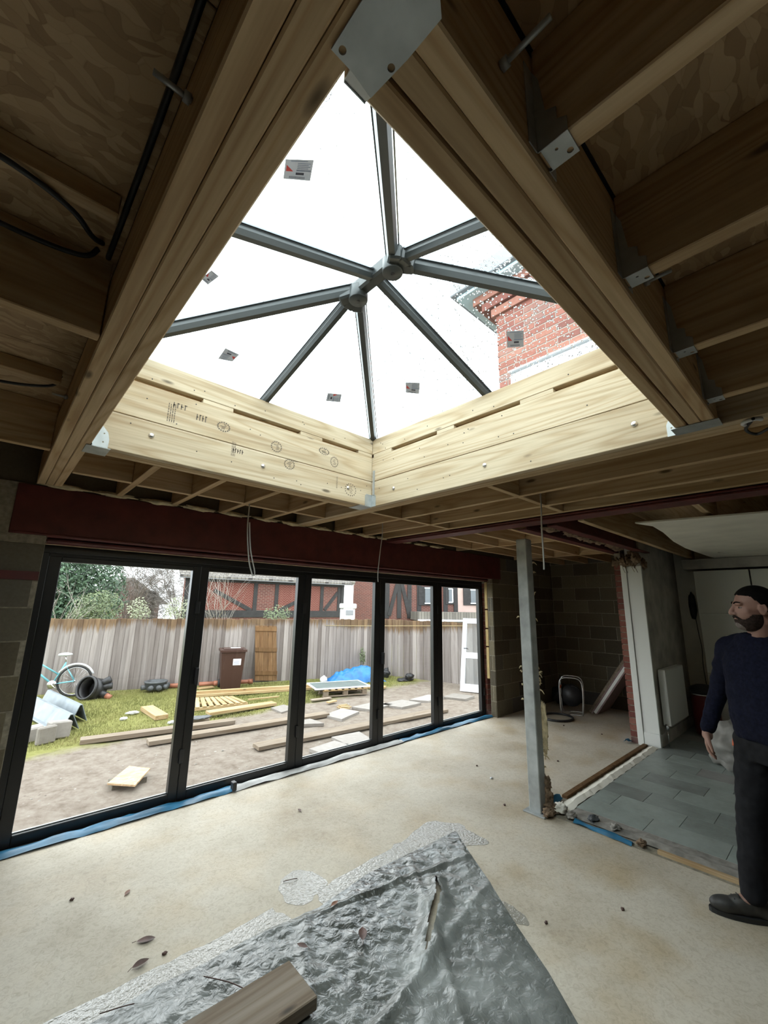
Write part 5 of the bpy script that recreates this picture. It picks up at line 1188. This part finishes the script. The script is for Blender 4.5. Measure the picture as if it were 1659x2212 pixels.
# wet margin round the sheet
def puddle(pts, lab, seed):
    P_ = []; n = len(pts); C_ = sum((Vector((*p, 0)) for p in pts), Vector()) / n
    cl = spline([(*p, 0) for p in pts] + [(*pts[0], 0)], 8)[:-1]
    cl = [p + (p - C_).normalized() * .03 * noise.noise(p * 9 + Vector((seed, 0, 0))) + (p - C_).normalized() * .015 * noise.noise(p * 25) for p in cl]
    o = extrude_poly('puddle', [p + Vector((0, 0, -.0005)) for p in cl], (0, 0, .0018), 'puddle_water'); tag(o, lab, 'puddle')
puddle([(2.98, 2.30), (2.80, 2.48), (2.45, 2.42), (2.0, 2.40), (1.72, 2.36), (1.70, 2.2), (2.1, 2.15), (2.7, 2.1), (2.9, 2.0), (2.95, 2.15)], 'thin puddle round the pointed corner of the plastic sheet', 1)
puddle([(1.72, 2.62), (1.58, 2.60), (1.52, 2.40), (1.60, 2.33), (1.78, 2.40), (1.80, 2.52)], 'small separate puddle beside the plastic sheet', 2)
puddle([(1.45, 2.42), (1.1, 2.40), (.7, 2.42), (.3, 2.40), (.3, 2.2), (.8, 2.2), (1.4, 2.2)], 'wet edge along the plastic sheet by the plank', 4)
puddle([(2.46, 1.60), (2.40, 1.62), (2.36, 1.52), (2.40, 1.42), (2.46, 1.50)], 'wet patch with dark grit at the slanted sheet edge', 3)
# plank on the sheet
pk = along((.25, 1.86, .055), (1.262, 1.835, .055), 'plank', 'plank_x', .235, .05, None, .004); tag(pk, 'weathered short plank weighing down the plastic sheet', 'plank')
# dead leaves and twigs
def leaf(px, py, L, ang, mat, lab, seed, lift=0.0):
    c = Z(px, py, .0); r = random.Random(seed); vs = []; fs = []; n = 8; d = Vector((math.cos(ang), math.sin(ang), 0)); s = Vector((-d.y, d.x, 0)); cup = r.uniform(.1, .35)
    for i in range(n + 1):
        t = i / n; w = L * .24 * math.sin(math.pi * t) ** .8
        for u in (-1, -.5, 0, .5, 1): vs.append(c + d * (t - .5) * L + s * (u * w) + Vector((0, 0, .004 + lift + cup * L * abs(u) * math.sin(math.pi * t) * .5 + cup * L * (t - .5) ** 2 * 1.2)))
    for i in range(n):
        for j in range(4): fs.append((i * 5 + j, i * 5 + j + 1, i * 5 + 6 + j, i * 5 + 5 + j))
    t_ = thing('dead_leaf', lab, 'leaf', c); mesh('blade', vs, fs, mat, t_, None, True); tube('stalk', [c - d * L * .5 + Vector((0, 0, .006 + lift + cup * L * .3)), c - d * L * .72 + Vector((0, 0, .005 + lift))], .0012, mat, t_, 5)
leaf(315, 2033, .085, -.4, 'leaf_dead', 'dark curled leaf on the floor, bigger of the pair', 1); leaf(303, 2087, .075, .1, 'leaf_dead', 'dark leaf beside the wet sheet with a pale underside', 2)
leaf(275, 1930, .05, .9, 'leaf_brown', 'small reddish leaf alone on the dry floor', 3); leaf(722, 1968, .055, .2, 'leaf_brown', 'crumpled brown leaf on the sheet edge', 4, .03)
leaf(647, 1752, .05, 1.4, 'leaf_dead', 'pale thin leaf near the door threshold', 5); leaf(783, 2038, .09, .9, 'leaf_dead', 'long narrow leaf lying on the wet sheet', 6, .03); leaf(652, 2062, .06, 2.0, 'leaf_dead', 'black wet leaf beside the plank end', 7, .03)
def twig(a, b, z, lab):
    p0, p1 = Z(*a, z), Z(*b, z); m_ = p0.lerp(p1, .5) + Vector((.01, -.01, .006)); tag(tube('twig', spline([p0, m_, p1], 4), .0022, 'leaf_dead', None, 5), lab, 'twig')
twig((440, 2109), (540, 2142), .03, 'thin twig lying on the wet sheet'); twig((215, 2190), (290, 2168), .012, 'thin twig on the floor at the sheet edge'); twig((612, 1904), (642, 1898), .005, 'short reddish twig on the dry floor')
for i, (px, py) in enumerate(((355, 2062), (155, 1945), (1345, 1966), (1180, 1995), (1090, 1740), (1030, 1655), (1205, 1645), (1218, 1568), (1300, 1587), (1140, 1590))):
    c = Z(px, py, 0); tag(blob('grit', (c.x, c.y, .006), (.012, .009, .007), 'leaf_dead', None, i, .5, 2), 'tiny dark crumb of grit on the screed', 'grit', 'crumbs of grit on the screed')
c = Z(1062, 1682, 0); tag(blob('paper_scrap', (c.x, c.y, .006), (.02, .014, .006), 'white_pvc', None, 4, .5, 2), 'small white scrap on the screed near the post', 'litter')

# hanging cables
def cable(pts, r, mat, lab, name='cable', n=8): return tag(tube(name, spline(pts, n), r, mat, None, 6), lab, 'cable')
cable([(1.50, 3.40, 2.745), (1.51, 3.33, 2.5), (1.50, 3.30, 2.25), (1.53, 3.29, 2.0), (1.565, 3.29, 1.89), (1.575, 3.285, 1.87), (1.585, 3.28, 1.90), (1.53, 3.275, 2.08), (1.50, 3.27, 2.3)], .0055, 'cable_grey', 'grey cable loop hanging from the joists before the second door leaf')
cable([(2.95, 3.23, 2.745), (2.955, 3.23, 2.4), (2.93, 3.23, 2.2), (2.90, 3.225, 1.98), (2.90, 3.22, 1.88)], .005, 'cable_grey', 'thin grey cable dangling in front of the middle mullion')
cable([(3.03, 1.50, 2.745), (3.03, 1.50, 2.45), (3.015, 1.50, 2.25), (3.025, 1.505, 2.05), (3.02, 1.505, 1.93)], .006, 'cable_grey', 'stiff grey cable dangling beside the steel post')
cable([(2.30, .16, 2.462), (2.42, .20, 2.462), (2.5, .17, 2.455), (2.44, .10, 2.452), (2.62, .0, 2.46), (2.9, -.3, 2.462)], .007, 'cable_black', 'black and white cable looped below the bolted trimmer')
cable([(2.36, .195, 2.462), (2.335, .20, 2.462), (2.315, .185, 2.462), (2.31, .155, 2.462), (2.33, .135, 2.462)], .0085, 'white_pvc', 'short white cable sleeve on the loop below the bolted trimmer')
cable([(-.62, 1.15, 2.70), (-.32, 1.19, 2.675), (-.12, 1.21, 2.67), (.0, 1.27, 2.68), (.06, 1.36, 2.70), (.09, 1.42, 2.74)], .008, 'cable_black', 'black cable clipped along the raised batten')
cable([(-.4, 1.44, 2.70), (-.15, 1.475, 2.69), (.04, 1.47, 2.70), (.085, 1.455, 2.74)], .008, 'cable_black', 'black cable sagging between batten and deep joist')
cable([(-.45, 2.66, 2.70), (-.15, 2.62, 2.67), (.06, 2.58, 2.70), (.1, 2.52, 2.745)], .007, 'cable_black', 'black cable between the battens close to the door wall')
cable([(.112, .3, 2.735), (.117, .9, 2.735), (.115, 1.47, 2.735)], .008, 'cable_black', 'thick black cable run along the top of the left trimmer')
# mortar droppings and wool along the steel top
for i in range(14):
    x = .3 + i * .33; tag(blob('mortar_lump', (x, 3.875, 2.475), (.14, .022, .018), 'foam', None, i, .6), 'crumbly mortar lump along the top edge of the door steel', 'mortar', 'mortar lumps on the door steel')
# wool mess at pier head
wm = thing('wool_mess', 'torn insulation wool and mortar at the head of the white reveal', 'insulation', (6.3, 1.95, 2.23))
for i in range(9): blob('wool_tuft', (6.30 + random.uniform(-.06, .1), 1.80 + i * .037, 2.31 + random.uniform(-.06, .06)), (.07, .05, .07), 'wool', wm, i + 50, .7, 3, 3)
for i in range(4): p = Vector((6.275, 1.82 + i * .06 + random.uniform(-.02, .02), 2.25)); tube('wool_strand', spline([p, p + Vector((-.02, .01, -.05)), p + Vector((-.01, -.01, -.10 - .04 * random.random()))], 4), .003, 'wool', wm, 5)

# cable reel, hose, boards in the bay
c = Z(1238, 1542, 0); cr = thing('cable_reel', 'extension cable reel on a bent metal tube stand', 'cable reel', c)
rd_ = Vector((-.35, .94, 0)).normalized(); rn = Vector((rd_.y, -rd_.x, 0))
def rp_(u, v, z): return c + rd_ * u + rn * v + Vector((0, 0, z))
for v in (-.12, .12):
    tube('stand_loop', spline([rp_(-.15, v, .012), rp_(-.17, v, .3), rp_(-.15, v, .52), rp_(0, v, .56), rp_(.15, v, .52), rp_(.17, v, .3), rp_(.15, v, .012), rp_(0, v, .012), rp_(-.15, v, .012)], 5), .011, 'chrome', cr, 8)
tube('drum', [rp_(0, -.08, .28), rp_(0, .08, .28)], .10, 'black_plastic', cr, 20)
for v in (-.085, .085): tube('drum_flange', [rp_(0, v - .004, .28), rp_(0, v + .004, .28)], .155, 'black_plastic', cr, 24)
for k_ in range(8): 
    v = -.07 + k_ * .02; tube('cable_turn', [rp_(.125 * math.cos(t * .4189), v, .28 + .125 * math.sin(t * .4189)) for t in range(15)], .0095, 'cable_grey', cr, 6, True)
tube('handle', [rp_(.16, -.12, .40), rp_(.16, .12, .40)], .013, 'orange_trim', cr, 8)
c2_ = Z(1195, 1547, 0)
tag(tube('hose', [c2_ + Vector((-.08 + .25 * math.cos(t * .2992), -.10 + .22 * math.sin(t * .2992), .018)) for t in range(21)], .016, 'black_plastic', None, 8, True), 'black hose coil lying flat on the screed in the bay', 'hose')
tag(blob('tool_bag', (7.78, 3.66, .16), (.27, .17, .17), 'black_plastic', None, 77, .4), 'black tool bag slumped in the dark corner of the bay', 'bag')
for i, off in enumerate((0, .062)):
    b0 = Vector((7.5, 3.02 + off * 1.25, .0)); ex_ = Vector((.5, .0, 0)); up2 = Vector((.0, -.86, 1.25)); nn_ = ex_.cross(up2).normalized()
    if nn_.y > 0: nn_ = -nn_
    t = thing('insulation_board', ['pinkish insulation board leaning in the bay, front one with white edge', 'insulation board leaning behind the front one in the bay'][i], 'board', b0)
    extrude_poly('panel', [b0, b0 + ex_, b0 + ex_ + up2, b0 + up2], nn_ * .02, 'board_pink', t); extrude_poly('core', [b0 - nn_ * .001, b0 + ex_ - nn_ * .001, b0 + ex_ + up2 - nn_ * .001, b0 + up2 - nn_ * .001], -nn_ * .04, 'white_paint' if i == 0 else 'plank_x', t)

# ---- kitchen
ra = thing('radiator', 'white double-panel radiator on the kitchen wall by the reveal', 'radiator', (6.85, 1.74, .24))
for y0, y1 in ((1.768, 1.782), (1.70, 1.714)):
    p_ = box('panel', 'white_paint', 6.45, 7.28, y0, y1, .25, .90, ra, .005)
for k_ in range(26): box('fin', 'plaster_white', 6.47 + k_ * .031, 6.473 + k_ * .031, 1.714, 1.768, .28, .88, ra, 0)
box('top_grille', 'white_paint', 6.455, 7.275, 1.703, 1.779, .895, .908, ra, .003); box('side_cap', 'white_paint', 6.44, 6.45, 1.70, 1.782, .25, .90, ra, .003); box('side_cap', 'white_paint', 7.28, 7.29, 1.70, 1.782, .25, .90, ra, .003)
lathe('valve', [(.018, 0), (.02, .03), (.016, .07)], 'chrome', ra, (6.435, 1.745, .20), 12); tube('pipe', [(6.435, 1.745, .016), (6.435, 1.745, .21)], .008, 'chrome', ra)
# tall white units, each a thing
for i, (y0, y1) in enumerate(((.86, 1.49), (.22, .85), (-.42, .21), (-1.06, -.43))):
    u = thing('kitchen_unit', ORD[i] + ' tall white kitchen unit counted from the hanging black bag', 'cabinet', (7.7, (y0 + y1) / 2, .016), 'tall white kitchen units')
    box('carcass', 'cabinet_white', 7.62, 7.995, y0 + .002, y1 - .002, .016, 2.22, u, .002); box('upper_door', 'cabinet_white', 7.60, 7.619, y0 + .004, y1 - .004, 1.62, 2.215, u, .002); box('middle_door', 'cabinet_white', 7.60, 7.619, y0 + .004, y1 - .004, .80, 1.614, u, .002); box('lower_door', 'cabinet_white', 7.60, 7.619, y0 + .004, y1 - .004, .12, .794, u, .002)
tag(blob('hanging_bag', (7.965, 1.625, 1.72), (.032, .05, .20), 'black_plastic', None, 91, .25), 'black bag hanging on the kitchen wall beside the units', 'bag')
cable([(7.975, 1.61, 1.53), (7.985, 1.60, 1.3), (7.98, 1.585, 1.1), (7.985, 1.60, .85), (7.985, 1.59, .5)], .004, 'cable_black', 'thin black lead dangling below the hanging bag')
bi = thing('kitchen_bin', 'dark round-topped bin with red body behind the radiator', 'bin', (7.55, 1.55, .016))
lathe('body', [(.13, 0), (.15, .02), (.16, .5), (.16, .52)], 'bin_red', bi, (7.42, 1.52, .017), 24); lathe('lid', [(.165, .52), (.165, .58), (.15, .61), (.08, .64), (.0001, .65)], 'black_plastic', bi, (7.42, 1.52, .017), 24); lathe('rim', [(.168, .515), (.168, .53)], 'chrome', bi, (7.42, 1.52, .017), 24)
tag(blob('dust_sheet', (6.2, 1.0, .24), (.36, .28, .25), 'dust_sheet', None, 33, .3, 4, 2), 'grey dust sheet heaped over things on the kitchen floor', 'dust sheet')

# ================================================================== PERSON
BASE = Vector((3.39, .40, 0)); F_ = Vector((-.85, .53, 0)).normalized(); R_r = Vector((F_.y, -F_.x, 0))
def Bp(r, f, z): return BASE + R_r * r + F_ * f + Vector((0, 0, z))
HF = Vector((-.42, .91, 0)).normalized(); HS = Vector((HF.y, -HF.x, 0)); HCn = Bp(-.045, .03, 0)
def Hp(s, f, z): return HCn + HS * s + HF * f + Vector((0, 0, z))
def ell(c, ax, rad, sub=4):
    bm = bmesh.new(); bmesh.ops.create_icosphere(bm, subdivisions=sub, radius=1.0); vs = [c + ax[0] * v.co.x * rad[0] + ax[1] * v.co.y * rad[1] + ax[2] * v.co.z * rad[2] for v in bm.verts]; fs = [tuple(v.index for v in f.verts) for f in bm.faces]; bm.free(); return vs, fs
UPV = Vector((0, 0, 1)); BA = (R_r, F_, UPV); HA = (HS, HF, UPV)
def cap(p0, r0, p1, r1):
    out = [sweep([p0, p1], [r0, r1], 14)]
    out.append(ell(p0, BA, (r0,) * 3, 2)); out.append(ell(p1, BA, (r1,) * 3, 2)); return out
def limb(pts):
    out = []
    for (a, ra_), (b, rb_) in zip(pts, pts[1:]): out += cap(a, ra_, b, rb_)
    return out
def loft(secs, n=24):
    vs = []; fs = []
    for (r, f, z, w, d) in secs:
        for k_ in range(n):
            a = 2 * math.pi * k_ / n; ca, sa = math.cos(a), math.sin(a); vs.append(Bp(r + w * math.copysign(abs(ca) ** .85, ca), f + d * math.copysign(abs(sa) ** .85, sa), z))
    m_ = len(secs)
    for i in range(m_ - 1):
        for k_ in range(n): fs.append((i * n + k_, i * n + (k_ + 1) % n, (i + 1) * n + (k_ + 1) % n, (i + 1) * n + k_))
    fs.append(tuple(range(n - 1, -1, -1))); fs.append(tuple(range((m_ - 1) * n, m_ * n))); return vs, fs
def fuse(name, parts, voxel, mat, parent, it=6, wrinkle=0, cut=None):
    vs = []; fs = []
    for v, f in parts: k0 = len(vs); vs += v; fs += [tuple(k0 + i for i in q_) for q_ in f]
    me = bpy.data.meshes.new(name); me.from_pydata([v - BASE for v in vs], [], fs); tmp = bpy.data.objects.new(name + '_tmp', me); COL.objects.link(tmp)
    rm = tmp.modifiers.new('r', 'REMESH'); rm.mode = 'VOXEL'; rm.voxel_size = voxel
    sm = tmp.modifiers.new('s', 'SMOOTH'); sm.iterations = it; sm.factor = .5
    dg = bpy.context.evaluated_depsgraph_get(); ev = tmp.evaluated_get(dg); me2 = bpy.data.meshes.new_from_object(ev); bpy.data.objects.remove(tmp); me2.name = name
    if wrinkle:
        me2.update(); nv_ = [v.normal.copy() for v in me2.vertices]
        for v, nn2 in zip(me2.vertices, nv_):
            q_ = v.co; v.co = q_ + nn2 * wrinkle * (noise.noise(Vector((q_.x * 9, q_.y * 9, q_.z * 16))) + .5 * noise.noise(q_ * 30))
    me2.materials.clear(); return link(name, me2, mat, parent, BASE, True)
pe = thing('person', 'bearded person in navy jumper and dark trousers standing by the tiled floor, looking aside', 'person', BASE)
sh_r, el_r, wr_r = Bp(.18, -.01, 1.43), Bp(.315, -.03, 1.15), Bp(.345, .07, .915)
sh_l, el_l, wr_l = Bp(-.18, -.01, 1.43), Bp(-.25, -.03, 1.15), Bp(-.25, .08, .915)
hip_r, kn_r, an_r = Bp(.10, .0, .92), Bp(.135, .07, .50), Bp(.16, .11, .09)
hip_l, kn_l, an_l = Bp(-.10, .0, .92), Bp(-.12, .04, .50), Bp(-.13, -.02, .09)
def hand(w, side, palm_n):
    """relaxed hand hanging from wrist w; side = direction of the thumb"""
    parts = []; dn = (Vector((0, 0, -1)) + F_ * .12).normalized(); th = side; kn = w + dn * .085
    parts += limb([(w, .026), (w + dn * .04, .030)])
    for k_, (o, L, r) in enumerate(((.033, .070, .0085), (.011, .080, .009), (-.011, .075, .0088), (-.032, .060, .0078))):
        a = w + dn * .035 + th * o * .8; b = kn + th * o; parts += cap(a, .0155, b, .0125)
        c1 = b + dn * L * .45 + palm_n * L * .10; c2 = c1 + dn * L * .30 + palm_n * L * .20; c3 = c2 + dn * L * .20 + palm_n * L * .22
        parts += limb([(b, .0115), (c1, r + .001), (c2, r), (c3, r * .85)])
    t0 = w + dn * .03 + th * .026; t1 = t0 + dn * .035 + th * .022 + palm_n * .012; t2 = t1 + dn * .032 + th * .004 + palm_n * .012; t3 = t2 + dn * .022 - th * .004 + palm_n * .006
    parts += limb([(t0, .016), (t1, .0125), (t2, .0105), (t3, .0085)]); return parts
body = []
body += limb([(sh_r, .05), (el_r, .038), (wr_r, .026)]) + limb([(sh_l, .05), (el_l, .038), (wr_l, .026)])
body += limb([(hip_r, .08), (kn_r, .055), (an_r, .038)]) + limb([(hip_l, .08), (kn_l, .055), (an_l, .038)])
body += limb([(an_r, .04), (an_r + Vector((-.47, .88, 0)) * .14 + Vector((0, 0, -.045)), .03)]) + limb([(an_l, .04), (an_l + F_ * .14 + Vector((0, 0, -.045)), .03)])
body.append(loft([(0, 0, .86, .13, .09), (0, 0, 1.0, .15, .10), (0, 0, 1.15, .14, .095), (0, 0, 1.32, .165, .105), (0, -.01, 1.45, .15, .08), (0, -.01, 1.50, .07, .06)]))
body += limb([(Bp(-.01, -.01, 1.45), .068), (Hp(0, -.02, 1.60), .056)])
body.append(ell(Hp(0, -.005, 1.705), HA, (.076, .098, .088))); body.append(ell(Hp(0, .032, 1.64), HA, (.062, .070, .085))); body.append(ell(Hp(0, .045, 1.59), HA, (.050, .052, .040)))
body += limb([(Hp(0, .100, 1.682), .010), (Hp(0, .117, 1.652), .0125), (Hp(0, .118, 1.640), .014)])
body += limb([(Hp(-.014, .106, 1.637), .009), (Hp(.014, .106, 1.637), .009)])
body += limb([(Hp(-.045, .082, 1.695), .011), (Hp(0, .096, 1.697), .011), (Hp(.045, .082, 1.695), .011)])
body += limb([(Hp(-.02, .094, 1.606), .007), (Hp(0, .100, 1.609), .008), (Hp(.02, .094, 1.606), .007)]) + limb([(Hp(-.02, .092, 1.595), .007), (Hp(0, .097, 1.594), .009), (Hp(.02, .092, 1.595), .007)])
body += limb([(Hp(-.046, .052, 1.652), .020), (Hp(-.036, .066, 1.645), .018)]) + limb([(Hp(.046, .052, 1.652), .020), (Hp(.036, .066, 1.645), .018)])
for s in (-1, 1): body.append(ell(Hp(s * .076, -.008, 1.66), HA, (.010, .019, .030), 3)); body += limb([(Hp(s * .084, .004, 1.684), .005), (Hp(s * .088, -.018, 1.690), .005), (Hp(s * .088, -.026, 1.665), .005), (Hp(s * .083, -.010, 1.636), .006)])
th_r = (F_ * .8 - R_r * .6).normalized(); th_l = (F_ * .8 + R_r * .6).normalized()
body += hand(wr_r, th_r, (-R_r * .7 - F_ * .3).normalized()); body += hand(wr_l, th_l, (R_r * .7 - F_ * .3).normalized())
bo = fuse('body', body, .0042, 'skin', pe, 7)
for s in (-1, 1):
    e_ = ell(Hp(s * .031, .0755, 1.672), HA, (.0125, .0125, .0055), 3); mesh('eye', e_[0], e_[1], 'eye_white', bo, None, True); e_ = ell(Hp(s * .031, .0845, 1.672), HA, (.006, .0045, .0055), 2); mesh('iris', e_[0], e_[1], 'eye_dark', bo, None, True)
    tube('eyebrow', spline([Hp(s * .014, .1025, 1.697), Hp(s * .032, .096, 1.704), Hp(s * .052, .083, 1.698)], 4), .0045, 'hair_dark', bo, 6)
hd = [cp_ for cp_ in limb([(Bp(.07, -.015, 1.475), .05), (sh_r, .072), (sh_r.lerp(el_r, .5), .066), (el_r, .056), (wr_r + (el_r - wr_r) * .03, .042)]) + limb([(Bp(-.07, -.015, 1.475), .05), (sh_l, .072), (sh_l.lerp(el_l, .5), .066), (el_l, .056), (wr_l + (el_l - wr_l) * .03, .042)])]
hd.append(loft([(0, .0, .93, .175, .125), (0, .005, .97, .185, .135), (0, .015, 1.05, .185, .14), (0, .015, 1.18, .180, .135), (0, .005, 1.32, .195, .135), (0, -.01, 1.43, .185, .105), (0, -.015, 1.50, .115, .085), (0, -.012, 1.525, .078, .070)]))
sw = fuse('jumper', hd, .008, 'navy_wool', pe, 12, .007)
tube('neck_band', [Bp(-.008 + .068 * math.cos(t * .3491), -.010 + .064 * math.sin(t * .3491), 1.517) for t in range(18)], .011, 'navy_wool', sw, 8, True)
for w_, e_ in ((wr_r, el_r), (wr_l, el_l)): d_ = (e_ - w_).normalized(); tube('cuff', [w_ + d_ * -.005, w_ + d_ * .05], [.038, .043], 'navy_wool', sw, 16)
tr_ = limb([(hip_r, .105), (Bp(.12, .03, .72), .092), (kn_r, .075), (Bp(.15, .09, .28), .070), (an_r + UPV * .03, .062)]) + limb([(hip_l, .105), (Bp(-.11, .02, .72), .092), (kn_l, .075), (Bp(-.125, .01, .28), .070), (an_l + UPV * .03, .062)])
tr_.append(loft([(0, 0, .82, .165, .11), (0, 0, .92, .175, .12), (0, 0, .99, .168, .115)]))
tz = fuse('trousers', tr_, .008, 'trouser_black', pe, 5, .007)
tube('pocket_trim', spline([Bp(.178, .035, .93), Bp(.184, .06, .90), Bp(.178, .075, .865)], 4), .006, 'orange_trim', tz, 6)
for an, d_ in ((an_r, Vector((-.47, .88, 0)).normalized()), (an_l, F_)):
    sd_ = Vector((d_.y, -d_.x, 0)); A_ = (sd_, d_, UPV); g_ = Vector((an.x, an.y, 0))
    pr = [ell(g_ + d_ * .13 + UPV * .045, A_, (.050, .085, .042), 3), ell(g_ + d_ * .05 + UPV * .055, A_, (.045, .09, .052), 3), ell(g_ - d_ * .035 + UPV * .05, A_, (.042, .05, .05), 3)] + cap(g_ + UPV * .06, .046, g_ + UPV * .13, .048)
    s_ = fuse('shoe', pr, .006, 'shoe_leather', pe, 3)
    n0 = 20; pts = [g_ + d_ * (.065 + .155 * math.cos(t * 2 * math.pi / n0)) + sd_ * (.052 * math.sin(t * 2 * math.pi / n0)) for t in range(n0)]
    extrude_poly('sole', [p + UPV * .001 for p in pts], (0, 0, .022), 'rubber', s_)
    for k_ in range(4): c_ = g_ + d_ * (.05 + k_ * .024) + UPV * (.112 - k_ * .011); tube('lace', [c_ - sd_ * .024, c_ + UPV * .004, c_ + sd_ * .024], .0028, 'rubber', s_, 5)
def shell(name, c, rad, keep, mat, par, th=.006):
    v, f = ell(c, HA, rad, 5); ok = [keep((p - HCn).dot(HS), (p - HCn).dot(HF), p.z) for p in v]; fs = [q_ for q_ in f if all(ok[i] for i in q_)]
    idx = sorted({i for q_ in fs for i in q_}); mp = {i: k_ for k_, i in enumerate(idx)}; o = mesh(name, [v[i] for i in idx], [tuple(mp[i] for i in q_) for q_ in fs], mat, par, None, True)
    so = o.modifiers.new('thick', 'SOLIDIFY'); so.thickness = th; so.offset = -1; return o
shell('hair', Hp(0, -.008, 1.708), (.083, .105, .096), lambda s, f, z: z > 1.742 - max(0, -f + .045) * 1.2 + (max(0, f - .075) * .6) and z > 1.60, 'hair_dark', bo, .012)
shell('beard', Hp(0, .032, 1.605), (.0675, .0745, .070), lambda s, f, z: z < 1.606 + .75 * max(0, .075 - f) and f > -.025 and z > 1.53, 'beard', bo, .008)
shell('chin_beard', Hp(0, .05, 1.580), (.046, .056, .040), lambda s, f, z: z < 1.588 and f > .05, 'beard_grey', bo, .006)
tube('moustache', spline([Hp(-.036, .083, 1.600), Hp(-.018, .102, 1.618), Hp(0, .107, 1.621), Hp(.018, .102, 1.618), Hp(.036, .083, 1.600)], 4), .0065, 'beard', bo, 6)
